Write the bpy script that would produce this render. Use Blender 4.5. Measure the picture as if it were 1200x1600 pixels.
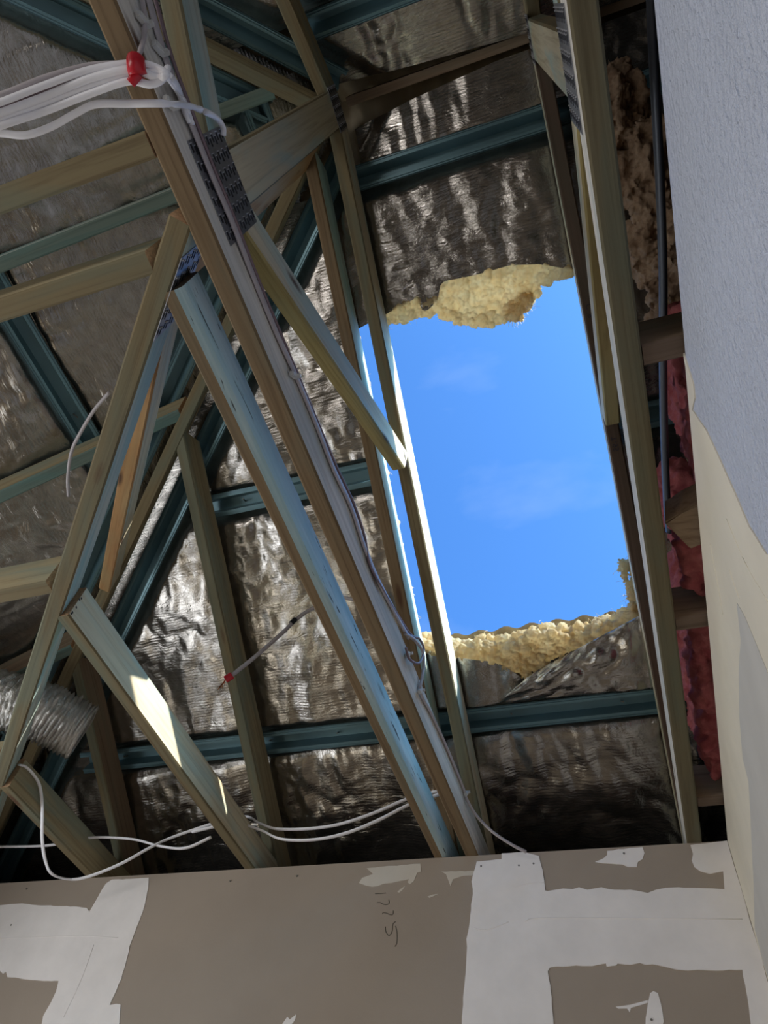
import bpy, bmesh, math, random
from mathutils import Vector, Matrix, noise, geometry

# ------------------------------------------------------------------ reset
for o in list(bpy.data.objects):
    bpy.data.objects.remove(o, do_unlink=True)
scene = bpy.context.scene
C = scene.collection
random.seed(7)

# ------------------------------------------------------------------ camera
cam_data = bpy.data.cameras.new('camera')
cam = bpy.data.objects.new('camera', cam_data)
C.objects.link(cam)
axes = ((0.946905, 0.183513, 0.263994), (0.300384, -0.797703, -0.522914), (0.114627, 0.574450, -0.810474))            # columns: right, up, back
m = Matrix.Identity(4)
for i in range(3):
    for j in range(3):
        m[i][j] = axes[i][j]
m[0][3], m[1][3], m[2][3] = 0.0, 0.0, 1.6
cam.matrix_world = m
cam_data.sensor_fit = 'VERTICAL'
cam_data.sensor_height = 36.0
cam_data.sensor_width = 27.0
cam_data.lens = 25.2162
cam_data.clip_start = 0.01
scene.camera = cam

# ------------------------------------------------------------------ sky, sun, fill lamps, exposure
SUN = Vector((0.80, -0.18, 0.623)).normalized()     # direction towards the sun
world = bpy.data.worlds.new('world')
scene.world = world
world.use_nodes = True
wn = world.node_tree.nodes
wl = world.node_tree.links
wn.clear()
wout = wn.new('ShaderNodeOutputWorld')
wbg = wn.new('ShaderNodeBackground')
sky = wn.new('ShaderNodeTexSky')
sky.sky_type = 'NISHITA'
sky.sun_disc = False
sky.sun_elevation = math.asin(SUN.z)
sky.sun_rotation = math.atan2(SUN.x, SUN.y)
sky.altitude = 50
sky.air_density = 1.0
sky.dust_density = 8.0
sky.ozone_density = 1.5
tint = wn.new('ShaderNodeMix'); tint.data_type = 'RGBA'; tint.blend_type = 'MULTIPLY'
tint.inputs['Factor'].default_value = 1.0
tint.inputs['B'].default_value = (0.37, 0.90, 1.62, 1)
wl.new(sky.outputs['Color'], tint.inputs['A'])
# faint high cloud wisps
tc = wn.new('ShaderNodeTexCoord')
mp = wn.new('ShaderNodeMapping'); mp.inputs['Scale'].default_value = (2.2, 5.0, 2.2)
nz = wn.new('ShaderNodeTexNoise'); nz.inputs['Scale'].default_value = 1.6; nz.inputs['Detail'].default_value = 5
rp = wn.new('ShaderNodeValToRGB')
rp.color_ramp.elements[0].position = 0.58; rp.color_ramp.elements[0].color = (0, 0, 0, 1)
rp.color_ramp.elements[1].position = 0.90; rp.color_ramp.elements[1].color = (0.22, 0.22, 0.22, 1)
cl = wn.new('ShaderNodeMix'); cl.data_type = 'RGBA'
cl.inputs['B'].default_value = (3.0, 3.6, 4.4, 1)
wl.new(tc.outputs['Generated'], mp.inputs['Vector']); wl.new(mp.outputs['Vector'], nz.inputs['Vector'])
wl.new(nz.outputs['Fac'], rp.inputs['Fac']); wl.new(rp.outputs['Color'], cl.inputs['Factor'])
wl.new(tint.outputs['Result'], cl.inputs['A'])
wl.new(cl.outputs['Result'], wbg.inputs['Color'])
wbg.inputs['Strength'].default_value = 0.30
wl.new(wbg.outputs['Background'], wout.inputs['Surface'])

sd = bpy.data.lights.new('sun', 'SUN'); sd.energy = 9.0; sd.angle = 0.0093; sd.color = (1.0, 0.93, 0.80)
so = bpy.data.objects.new('sun', sd); C.objects.link(so)
so.rotation_euler = (-SUN).to_track_quat('-Z', 'Y').to_euler()
so.location = (6, -1.2, 8)

def fill_light(name, loc, direction, sx, sy, power, color):  # unseen fill lamps, added to brighten walls and foil
    d = bpy.data.lights.new(name, 'AREA'); d.shape = 'RECTANGLE'; d.size = sx; d.size_y = sy
    d.energy = power; d.color = color
    o = bpy.data.objects.new(name, d); C.objects.link(o); o.location = loc
    o.rotation_euler = Vector(direction).to_track_quat('-Z', 'Y').to_euler()
fill_light('fill_back', (-1.35, -1.56, 2.28), (0, 1, 0.0), 1.2, 0.40, 9, (1.0, 0.96, 0.92))  # added fill aimed at the front wall
fill_light('fill_side_low', (-2.12, 0.0, 0.62), (1, 0, 0.0), 1.4, 1.05, 11, (1.0, 0.93, 0.78))  # added low fill that puts highlights in the foil
fill_light('fill_side_high', (-2.12, 0.30, 2.10), (1, 0, 0.0), 1.9, 0.6, 14, (0.94, 0.97, 1.0))  # added high fill for the right wall

scene.view_settings.view_transform = 'Standard'
scene.view_settings.look = 'None'
scene.view_settings.exposure = 0.0
scene.view_settings.gamma = 1.0
scene.view_settings.use_curve_mapping = False

# ------------------------------------------------------------------ dimensions (metres)
T = 0.583                      # roof pitch (tangent)
RY, HX = 0.105, -0.46          # ridge line y, end of the ridge x
RZ = 3.769                     # underside of rafters at the ridge
WT = 2.64                      # wall top and underside of bottom chords
FY, LX, BY, RX = 1.784, -2.14, -1.574, 0.184   # room faces
COSP = 1 / math.sqrt(1 + T * T)
DEEP = 0.09 / COSP             # vertical depth of a rafter

def zf(y): return RZ - T * (y - RY)
def zb(y): return RZ - T * (RY - y)
def zl(x): return RZ - T * (HX - x)

# ------------------------------------------------------------------ materials
def new_mat(name):
    mt = bpy.data.materials.new(name); mt.use_nodes = True
    nt = mt.node_tree
    bs = nt.nodes['Principled BSDF']
    return mt, nt, bs

def texnoise(nt, vec, scale, detail=4, rough=0.6, dist=0.0):
    n = nt.nodes.new('ShaderNodeTexNoise')
    n.inputs['Scale'].default_value = scale; n.inputs['Detail'].default_value = detail
    n.inputs['Roughness'].default_value = rough; n.inputs['Distortion'].default_value = dist
    nt.links.new(vec, n.inputs['Vector'])
    return n

def mapping(nt, scale, coord='Object', rot=(0, 0, 0)):
    tcn = nt.nodes.new('ShaderNodeTexCoord'); mpn = nt.nodes.new('ShaderNodeMapping')
    mpn.inputs['Scale'].default_value = scale; mpn.inputs['Rotation'].default_value = rot
    nt.links.new(tcn.outputs[coord], mpn.inputs['Vector'])
    return mpn.outputs['Vector']

def ramp(nt, fac, stops):
    r = nt.nodes.new('ShaderNodeValToRGB')
    e = r.color_ramp.elements
    while len(e) < len(stops): e.new(0.5)
    for k, (p, c) in enumerate(stops):
        e[k].position = p; e[k].color = (*c, 1) if len(c) == 3 else c
    nt.links.new(fac, r.inputs['Fac'])
    return r.outputs['Color']

def mix(nt, fac, a, b, mode='MIX'):
    x = nt.nodes.new('ShaderNodeMix'); x.data_type = 'RGBA'; x.blend_type = mode
    for sock, val in (('Factor', fac), ('A', a), ('B', b)):
        if isinstance(val, (int, float)): x.inputs[sock].default_value = val
        elif isinstance(val, tuple): x.inputs[sock].default_value = (*val, 1) if len(val) == 3 else val
        else: nt.links.new(val, x.inputs[sock])
    return x.outputs['Result']

def bump(nt, bs, height, strength, dist):
    b = nt.nodes.new('ShaderNodeBump'); b.inputs['Strength'].default_value = strength; b.inputs['Distance'].default_value = dist
    nt.links.new(height, b.inputs['Height']); nt.links.new(b.outputs['Normal'], bs.inputs['Normal'])
    return b

def wood(name, light, dark, stain, amount, cracks=0.0, rough=0.75):
    mt, nt, bs = new_mat(name)
    oi = nt.nodes.new('ShaderNodeObjectInfo')
    def vec(scale):
        v = mapping(nt, scale)
        add = nt.nodes.new('ShaderNodeVectorMath'); add.operation = 'ADD'
        mul = nt.nodes.new('ShaderNodeMath'); mul.operation = 'MULTIPLY'; mul.inputs[1].default_value = 31.7
        nt.links.new(oi.outputs['Random'], mul.inputs[0])
        nt.links.new(v, add.inputs[0]); nt.links.new(mul.outputs[0], add.inputs[1])
        return add.outputs[0]
    g = texnoise(nt, vec((1.2, 42, 42)), 2.2, 5, 0.6, 0.7)
    col = ramp(nt, g.outputs['Fac'], [(0.30, dark), (0.52, light), (0.78, tuple(min(1, c * 1.1) for c in light))])
    st = texnoise(nt, vec((1.6, 9, 9)), 1.6, 3, 0.55, 0.4)
    sm = ramp(nt, st.outputs['Fac'], [(0.62 - 0.5 * amount, (0, 0, 0)), (0.74 - 0.32 * amount, (1, 1, 1))])
    col = mix(nt, sm, col, mix(nt, 0.55, col, stain))
    kn = nt.nodes.new('ShaderNodeTexVoronoi'); kn.inputs['Scale'].default_value = 1.0
    nt.links.new(vec((2.6, 11, 11)), kn.inputs['Vector'])
    km = ramp(nt, kn.outputs['Distance'], [(0.05, (1, 1, 1)), (0.12, (0, 0, 0))])
    col = mix(nt, km, col, (0.10, 0.05, 0.025))
    if cracks:
        ck = texnoise(nt, vec((7, 80, 80)), 1.5, 3, 0.6, 0.6)
        cm = ramp(nt, ck.outputs['Fac'], [(0.655, (0, 0, 0)), (0.685, (cracks, cracks, cracks))])
        col = mix(nt, cm, col, (0.02, 0.02, 0.02))
    nt.links.new(col, bs.inputs['Base Color'])
    bs.inputs['Roughness'].default_value = rough
    bump(nt, bs, g.outputs['Fac'], 0.35, 0.002)
    return mt

M = {}
M['wood_olive'] = wood('pine_olive', (0.38, 0.31, 0.18), (0.25, 0.19, 0.10), (0.20, 0.28, 0.24), 0.30)
M['wood_blue'] = wood('pine_blue_treated', (0.52, 0.55, 0.48), (0.37, 0.39, 0.32), (0.20, 0.46, 0.50), 0.50)
M['wood_grey'] = wood('pine_grey', (0.68, 0.65, 0.60), (0.50, 0.47, 0.42), (0.34, 0.40, 0.40), 0.35)
M['wood_pale'] = wood('pine_pale', (0.62, 0.55, 0.39), (0.46, 0.38, 0.24), (0.34, 0.54, 0.54), 0.30)
M['wood_rough'] = wood('pine_cracked_blue', (0.60, 0.70, 0.73), (0.45, 0.54, 0.57), (0.24, 0.48, 0.56), 0.5, cracks=0.9)
M['wood_orange'] = wood('pine_orange', (0.50, 0.30, 0.13), (0.36, 0.19, 0.08), (0.55, 0.50, 0.36), 0.35)
M['wood_brown'] = wood('pine_brown', (0.24, 0.17, 0.11), (0.16, 0.10, 0.06), (0.20, 0.20, 0.14), 0.25)

M['shaded_edge_olive'] = wood('sawn_shaded_edge_olive', (0.19, 0.15, 0.08), (0.125, 0.09, 0.045), (0.13, 0.17, 0.13), 0.35, rough=0.9)  # olive, brown, teal and dark edges: underside shade put into the colour
M['shaded_edge_brown'] = wood('sawn_shaded_edge_brown', (0.19, 0.13, 0.07), (0.125, 0.08, 0.04), (0.15, 0.135, 0.09), 0.25, rough=0.9)
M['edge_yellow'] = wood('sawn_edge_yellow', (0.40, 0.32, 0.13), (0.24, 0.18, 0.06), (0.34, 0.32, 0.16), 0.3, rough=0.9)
M['shaded_edge_teal'] = wood('sawn_shaded_edge_teal', (0.15, 0.20, 0.17), (0.10, 0.14, 0.12), (0.10, 0.22, 0.21), 0.45, rough=0.9)
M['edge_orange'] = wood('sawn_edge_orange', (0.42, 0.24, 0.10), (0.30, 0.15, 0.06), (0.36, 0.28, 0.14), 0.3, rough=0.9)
M['shaded_edge_deep'] = wood('sawn_shaded_edge_deep_olive', (0.125, 0.105, 0.06), (0.085, 0.068, 0.035), (0.09, 0.11, 0.08), 0.35, rough=0.9)
M['shaded_edge_dark'] = wood('sawn_shaded_edge_dark', (0.13, 0.09, 0.065), (0.09, 0.06, 0.04), (0.10, 0.10, 0.07), 0.2, rough=0.9)

def plain(name, col, rough=0.6, metal=0.0, vary=0.0, scale=20.0, bmp=0.0):
    mt, nt, bs = new_mat(name)
    v = mapping(nt, (1, 1, 1))
    n = texnoise(nt, v, scale, 4)
    lo = tuple(c * (1 - vary) for c in col); hi = tuple(min(1, c * (1 + vary)) for c in col)
    nt.links.new(ramp(nt, n.outputs['Fac'], [(0.3, lo), (0.7, hi)]), bs.inputs['Base Color'])
    bs.inputs['Roughness'].default_value = rough; bs.inputs['Metallic'].default_value = metal
    if bmp: bump(nt, bs, n.outputs['Fac'], bmp, 0.003)
    return mt

M['end_grain'] = plain('end_grain', (0.45, 0.27, 0.15), 0.85, 0, 0.35, 180, 0.3)
M['end_dark'] = plain('end_grain_dark', (0.16, 0.11, 0.07), 0.85, 0, 0.35, 120, 0.3)
M['batten'] = plain('teal_steel', (0.14, 0.25, 0.29), 0.34, 0.35, 0.15, 6)
M['galv'] = plain('galvanised_steel', (0.34, 0.36, 0.42), 0.38, 0.85, 0.25, 60)
M['galv_dark'] = plain('punched_hole', (0.015, 0.015, 0.02), 0.8)
M['galv_tip'] = plain('tooth_tip', (0.7, 0.72, 0.78), 0.3, 0.9)
M['cable_white'] = plain('white_pvc', (0.90, 0.90, 0.95), 0.35, 0, 0.04)
M['cable_grey'] = plain('grey_pvc', (0.46, 0.42, 0.44), 0.40, 0, 0.05)
M['cable_mauve'] = plain('mauve_pvc', (0.20, 0.14, 0.16), 0.40, 0, 0.08)
M['tape_red'] = plain('red_tape', (0.50, 0.015, 0.03), 0.30, 0, 0.2, 60)
M['tape_black'] = plain('black_tape', (0.015, 0.015, 0.017), 0.35)
M['copper'] = plain('copper', (0.65, 0.30, 0.16), 0.3, 1.0)
M['clip'] = plain('clip_plastic', (0.62, 0.62, 0.60), 0.45)
M['strap'] = plain('grey_strap', (0.10, 0.11, 0.13), 0.45, 0.3)
M['sheet'] = plain('cream_roof_sheet', (0.40, 0.33, 0.22), 0.45, 0.0, 0.05)
M['plate_red'] = plain('red_brown_plate', (0.13, 0.06, 0.04), 0.8, 0, 0.3, 30)
M['ink'] = plain('stamp_ink', (0.05, 0.045, 0.06), 0.8)
M['pencil'] = plain('pencil', (0.10, 0.085, 0.065), 0.7)
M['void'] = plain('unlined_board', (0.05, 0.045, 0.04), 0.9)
M['frame'] = plain('white_frame', (0.75, 0.75, 0.74), 0.5)
M['frame_brown'] = plain('raw_brown_board', (0.20, 0.16, 0.12), 0.85, 0, 0.1, 4)
M['floor'] = plain('dusty_timber_floor', (0.36, 0.30, 0.23), 0.8, 0, 0.12, 5)
M['screw'] = plain('screw_head', (0.20, 0.19, 0.17), 0.5, 0.5)

def foil_mat():
    mt, nt, bs = new_mat('reinforced_foil')
    v = mapping(nt, (1, 1, 1), 'UV')
    br = nt.nodes.new('ShaderNodeTexWave'); br.wave_type = 'BANDS'; br.bands_direction = 'Y'
    br.inputs['Scale'].default_value = 34; br.inputs['Distortion'].default_value = 0.5; br.inputs['Detail'].default_value = 2
    br.inputs['Detail Scale'].default_value = 2.0
    nt.links.new(v, br.inputs['Vector'])
    n1 = texnoise(nt, v, 16, 6, 0.62, 1.4)
    vm = nt.nodes.new('ShaderNodeMapping'); vm.inputs['Scale'].default_value = (5, 14, 1); nt.links.new(v, vm.inputs['Vector'])
    n2 = texnoise(nt, vm.outputs['Vector'], 2.4, 6, 0.6, 2.0)
    def mth(op, a, b):
        q = nt.nodes.new('ShaderNodeMath'); q.operation = op
        for k, s in enumerate((a, b)):
            if isinstance(s, (int, float)): q.inputs[k].default_value = s
            else: nt.links.new(s, q.inputs[k])
        return q.outputs[0]
    r2 = mth('ABSOLUTE', mth('SUBTRACT', n2.outputs['Fac'], 0.5), 0.0)
    r1 = mth('ABSOLUTE', mth('SUBTRACT', n1.outputs['Fac'], 0.5), 0.0)
    h = mth('ADD', mth('MULTIPLY', br.outputs['Fac'], 0.055), mth('ADD', mth('MULTIPLY', r2, 0.9), mth('MULTIPLY', r1, 0.45)))
    bump(nt, bs, h, 0.5, 0.005)
    tone = ramp(nt, n1.outputs['Fac'], [(0.3, (0.34, 0.32, 0.295)), (0.7, (0.50, 0.475, 0.44))])
    nt.links.new(tone, bs.inputs['Base Color'])
    bs.inputs['Metallic'].default_value = 0.92
    bs.inputs['Roughness'].default_value = 0.15
    return mt
M['foil'] = foil_mat()

def duct_mat():
    mt, nt, bs = new_mat('crinkled_aluminium')
    n = texnoise(nt, mapping(nt, (1, 1, 1)), 70, 5, 0.7, 1.0)
    bump(nt, bs, n.outputs['Fac'], 0.9, 0.006)
    bs.inputs['Base Color'].default_value = (0.72, 0.70, 0.67, 1)
    bs.inputs['Metallic'].default_value = 1.0; bs.inputs['Roughness'].default_value = 0.28
    return mt
M['duct'] = duct_mat()

def wool(name, lo, hi, through):
    mt, nt, bs = new_mat(name)
    n = texnoise(nt, mapping(nt, (1, 1, 1)), 22, 6, 0.7, 0.6)
    col = ramp(nt, n.outputs['Fac'], [(0.3, lo), (0.7, hi)])
    nt.links.new(col, bs.inputs['Base Color'])
    bs.inputs['Roughness'].default_value = 0.95
    n2 = texnoise(nt, mapping(nt, (1, 1, 1)), 150, 5, 0.8, 1.5)
    bump(nt, bs, n2.outputs['Fac'], 0.8, 0.006)
    tr = nt.nodes.new('ShaderNodeBsdfTranslucent'); nt.links.new(col, tr.inputs['Color'])
    ms = nt.nodes.new('ShaderNodeMixShader'); ms.inputs['Fac'].default_value = through
    nt.links.new(bs.outputs['BSDF'], ms.inputs[1]); nt.links.new(tr.outputs['BSDF'], ms.inputs[2])
    nt.links.new(ms.outputs['Shader'], nt.nodes['Material Output'].inputs['Surface'])
    return mt
M['wool_yellow'] = wool('yellow_glasswool', (0.97, 0.74, 0.40), (1.0, 0.90, 0.66), 0.6)
M['wool_brown'] = wool('brown_glasswool', (0.38, 0.24, 0.15), (0.66, 0.48, 0.34), 0.2)
M['wool_pink'] = wool('pink_glasswool', (0.40, 0.07, 0.09), (0.62, 0.20, 0.20), 0.1)

def plaster(name, col, vary, rough, big, fine, strength):
    mt, nt, bs = new_mat(name)
    v = mapping(nt, (1, 1, 1))
    n = texnoise(nt, v, big, 4); n2 = texnoise(nt, v, fine, 4, 0.6)
    lo = tuple(c * (1 - vary) for c in col); hi = tuple(min(1, c * (1 + vary)) for c in col)
    nt.links.new(ramp(nt, n.outputs['Fac'], [(0.3, lo), (0.7, hi)]), bs.inputs['Base Color'])
    bs.inputs['Roughness'].default_value = rough
    bump(nt, bs, n2.outputs['Fac'], strength, 0.012 if strength >= 1 else 0.003)
    return mt
M['board'] = plaster('taupe_plasterboard', (0.36, 0.30, 0.245), 0.06, 0.85, 3, 260, 0.10)
M['compound'] = plaster('white_joint_compound', (0.86, 0.82, 0.80), 0.07, 0.75, 6, 16, 0.30)
M['compound_thin'] = plaster('thin_joint_compound', (0.60, 0.55, 0.48), 0.05, 0.8, 9, 40, 0.12)
M['render'] = plaster('rough_white_sealer', (0.64, 0.69, 0.84), 0.06, 0.7, 4, 95, 1.0)
M['cream'] = plaster('cream_joint_compound', (0.80, 0.74, 0.62), 0.06, 0.75, 5, 14, 0.10)
M['greyboard'] = plaster('grey_sanded_compound', (0.60, 0.58, 0.55), 0.05, 0.8, 6, 20, 0.10)
M['wall_far'] = plaster('painted_board', (0.34, 0.31, 0.28), 0.03, 0.85, 3, 60, 0.05)

# ------------------------------------------------------------------ mesh helpers
def tag(o, label=None, cat=None, group=None, kind=None):
    if label: o['label'] = label
    if cat: o['category'] = cat
    if group: o['group'] = group
    if kind: o['kind'] = kind
    return o

def link(name, me, parent=None, mw=None):
    """mesh object; mw is its matrix relative to the world, parents carry a pure translation"""
    o = bpy.data.objects.new(name, me); C.objects.link(o)
    mw = mw or Matrix.Identity(4)
    if parent is not None:
        o.parent = parent
        off = Vector((0, 0, 0)); p = parent
        base = WORLD.get(parent.name, Matrix.Identity(4))
        o.matrix_basis = base.inverted() @ mw
    else:
        o.matrix_basis = mw
    WORLD[o.name] = mw.copy()
    return o
WORLD = {}

def thing(name, loc, label, cat, group=None):
    o = bpy.data.objects.new(name, None); C.objects.link(o)
    o.empty_display_size = 0.1
    mw = Matrix.Translation(Vector(loc)); o.matrix_basis = mw
    WORLD[o.name] = mw.copy()
    return tag(o, label, cat, group)

def mesh_from(name, verts, faces, mats, smooth=False, uv=None, idx=None):
    me = bpy.data.meshes.new(name)
    me.from_pydata([tuple(v) for v in verts], [], faces)
    for mt in mats: me.materials.append(mt)
    if idx: me.polygons.foreach_set('material_index', idx)
    if smooth: me.polygons.foreach_set('use_smooth', [True] * len(me.polygons))
    if uv:
        ul = me.uv_layers.new(name='UVMap')
        for lp in me.loops: ul.data[lp.index].uv = uv[lp.vertex_index]
    me.update()
    return me

def bm_mesh(name, bm, mats, smooth=False):
    me = bpy.data.meshes.new(name); bm.to_mesh(me); bm.free()
    for mt in mats: me.materials.append(mt)
    if smooth: me.polygons.foreach_set('use_smooth', [True] * len(me.polygons))
    me.update()
    return me

def add_box(bm, x0, x1, y0, y1, z0, z1, mi=0):
    vs = [bm.verts.new(p) for p in ((x0, y0, z0), (x1, y0, z0), (x1, y1, z0), (x0, y1, z0), (x0, y0, z1), (x1, y0, z1), (x1, y1, z1), (x0, y1, z1))]
    for q in ((3, 2, 1, 0), (4, 5, 6, 7), (0, 1, 5, 4), (1, 2, 6, 5), (2, 3, 7, 6), (3, 0, 4, 7)):
        f = bm.faces.new([vs[k] for k in q]); f.material_index = mi

def boxes(name, lst, mat, parent=None, bevel=0.0, origin=None):
    """one mesh of boxes; the origin sits at the first box's base centre"""
    b0 = lst[0]
    org = Vector(origin) if origin else Vector(((b0[0] + b0[1]) / 2, (b0[2] + b0[3]) / 2, b0[4]))
    bm = bmesh.new()
    for b in lst:
        add_box(bm, b[0] - org.x, b[1] - org.x, b[2] - org.y, b[3] - org.y, b[4] - org.z, b[5] - org.z)
    if bevel: bmesh.ops.bevel(bm, geom=bm.edges[:], offset=bevel, segments=1, affect='EDGES')
    return link(name, bm_mesh(name, bm, [mat]), parent, Matrix.Translation(org))

EDGE = {'pine_grey': 'shaded_edge_brown', 'pine_pale': 'shaded_edge_olive', 'pine_orange': 'shaded_edge_brown', 'pine_brown': 'shaded_edge_dark', 'pine_cracked_blue': 'shaded_edge_brown'}
def beam(name, a, b, width_axis, w, d, mat, parent=None, end='end_grain', cut0=0.0, cut1=0.0, round_=0.0, bow=0.0, edge=None):
    """sawn timber: a-b is the centreline, width_axis the horizontal thickness direction.
    cut0/cut1 shear the ends (metres of offset between lower and upper edge)."""
    a, b = Vector(a), Vector(b)
    ax = (b - a); L = ax.length; ax.normalize()
    wy = Vector(width_axis); wy = (wy - ax * wy.dot(ax)).normalized()
    up = ax.cross(wy)
    if up.z < 0: wy = -wy; up = ax.cross(wy)
    bm = bmesh.new()
    nseg = max(2, int(L / 0.18))
    e = 0.0035
    prof = [(-w/2 + e, -d/2), (w/2 - e, -d/2), (w/2, -d/2 + e), (w/2, d/2 - e), (w/2 - e, d/2), (-w/2 + e, d/2), (-w/2, d/2 - e), (-w/2, -d/2 + e)]
    if round_:
        r = round_
        prof = [(-w/2 + e, -d/2), (w/2 - r, -d/2), (w/2 - r * 0.3, -d/2 + r * 0.45), (w/2, -d/2 + r), (w/2, d/2 - r), (w/2 - r * 0.4, d/2 - r * 0.3), (w/2 - r, d/2), (-w/2 + e, d/2), (-w/2, d/2 - e), (-w/2, -d/2 + e)]
    rings = []
    for i in range(nseg + 1):
        t = i / nseg
        ring = []
        for (py, pz) in prof:
            x = -L/2 + L * t
            s = pz / d
            x += (cut0 * (1 - t) + cut1 * t) * s
            y = py + bow * math.sin(math.pi * t) + (noise.noise(Vector((t * L * 2.2, pz * 9, a.x * 7 + a.y * 3))) * 0.0012)
            ring.append(bm.verts.new((x, y, pz + noise.noise(Vector((t * L * 1.7 + 9, py * 9, a.y * 7))) * 0.0012)))
        rings.append(ring)
    n = len(prof)
    for i in range(nseg):
        for k in range(n):
            f = bm.faces.new((rings[i][k], rings[i][(k + 1) % n], rings[i + 1][(k + 1) % n], rings[i + 1][k]))
            if (k in (0, 9, 6, 7, 8) if round_ else k in (0, 1, 3, 4, 5, 7)): f.material_index = 2      # rough-sawn narrow edges, most with underside shade put into their colour
    f = bm.faces.new(list(reversed(rings[0]))); f.material_index = 1
    f = bm.faces.new(rings[-1]); f.material_index = 1
    bmesh.ops.recalc_face_normals(bm, faces=bm.faces[:])
    mw = Matrix((( ax.x, wy.x, up.x, (a.x + b.x) / 2), (ax.y, wy.y, up.y, (a.y + b.y) / 2), (ax.z, wy.z, up.z, (a.z + b.z) / 2), (0, 0, 0, 1)))
    return link(name, bm_mesh(name, bm, [mat, M[end], M[edge] if edge else M[EDGE.get(mat.name, 'shaded_edge_olive')]]), parent, mw)

def catmull(pts, per=8):
    P = [Vector(p) for p in pts]
    if len(P) < 3: 
        return [P[0].lerp(P[-1], i / per) for i in range(per + 1)]
    P = [P[0] * 2 - P[1]] + P + [P[-1] * 2 - P[-2]]
    out = []
    for i in range(1, len(P) - 2):
        p0, p1, p2, p3 = P[i - 1], P[i], P[i + 1], P[i + 2]
        for k in range(per):
            t = k / per
            out.append(0.5 * ((2 * p1) + (p2 - p0) * t + (2 * p0 - 5 * p1 + 4 * p2 - p3) * t * t + (3 * p1 - p0 - 3 * p2 + p3) * t ** 3))
    out.append(P[-2])
    return out

def tube_geo(path, ra, rb, flat_axis, sides=10):
    """tube with elliptical section: ra across (perpendicular to flat_axis), rb along flat_axis"""
    verts, faces = [], []
    N = len(path)
    fa = Vector(flat_axis)
    for i, p in enumerate(path):
        d = (path[min(i + 1, N - 1)] - path[max(i - 1, 0)]).normalized()
        n2 = fa - d * fa.dot(d)
        if n2.length < 0.05: n2 = Vector((0.3, 0.5, 0.8)); n2 -= d * n2.dot(d)
        n2.normalize(); n1 = d.cross(n2)
        for k in range(sides):
            an = 2 * math.pi * k / sides
            verts.append(p + n1 * (ra * math.cos(an)) + n2 * (rb * math.sin(an)))
    for i in range(N - 1):
        for k in range(sides):
            a = i * sides + k; b = i * sides + (k + 1) % sides
            faces.append((a, b, b + sides, a + sides))
    faces.append(tuple(range(sides - 1, -1, -1)))
    faces.append(tuple(range((N - 1) * sides, N * sides)))
    return verts, faces

def tube(name, pts, ra, mat, rb=None, flat=(0, 0, 1), parent=None, per=8, sides=10):
    path = catmull(pts, per)
    org = path[0].copy()
    v, f = tube_geo(path, ra, rb or ra, flat, sides)
    me = mesh_from(name, [p - org for p in v], f, [mat], True)
    return link(name, me, parent, Matrix.Translation(org))

def prism(name, poly, thick, to_world, mat, parent=None, bev=0.0):
    """polygon in wall coordinates (a, b) extruded by thick towards +normal; to_world maps (a, b, n) to a point"""
    k = len(poly)
    area = sum(poly[i][0] * poly[(i + 1) % k][1] - poly[(i + 1) % k][0] * poly[i][1] for i in range(k))
    if area < 0: poly = list(reversed(poly))
    org = to_world(poly[0][0], poly[0][1], 0)
    tris = geometry.tessellate_polygon([[Vector((a, b, 0)) for a, b in poly]])
    verts = [to_world(a, b, 0) - org for a, b in poly] + [to_world(a, b, thick) - org for a, b in poly]
    faces = [tuple(t) for t in tris] + [tuple(q + k for q in reversed(t)) for t in tris]
    faces += [(i, (i + 1) % k, (i + 1) % k + k, i + k) for i in range(k)]
    me = mesh_from(name, verts, faces, [mat])
    bm = bmesh.new(); bm.from_mesh(me); bmesh.ops.recalc_face_normals(bm, faces=bm.faces[:]); bm.to_mesh(me); bm.free()
    return link(name, me, parent, Matrix.Translation(org))

def ragged(poly, step=0.012, amp=0.0018, skip=()):
    """roughen a trowelled outline"""
    out = []
    n = len(poly)
    for i in range(n):
        a = Vector((*poly[i], 0)); b = Vector((*poly[(i + 1) % n], 0))
        L = (b - a).length; k = max(1, min(40, int(L / step)))
        nrm = Vector((-(b - a).y, (b - a).x, 0)); nrm = nrm.normalized() if L > 0 else nrm
        for j in range(k):
            p = a.lerp(b, j / k)
            off = 0 if (j == 0 or i in skip) else amp * noise.fractal(p * 60, 1.0, 2.0, 3)
            p = p + nrm * off
            out.append((p.x, p.y))
    return out

# ------------------------------------------------------------------ room shell
front = boxes('wall_front', [(-2.45, 0.30, FY, FY + 0.11, 0, WT)], M['board'])
tag(front, kind='structure')
def on_front(a, b, n): return Vector((a, FY - n, b))
right = boxes('wall_right', [(RX, RX + 0.10, -1.7, FY, 0, WT)], M['render'])
tag(right, kind='structure')
def on_right(a, b, n): return Vector((RX - n, a, b))
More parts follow.
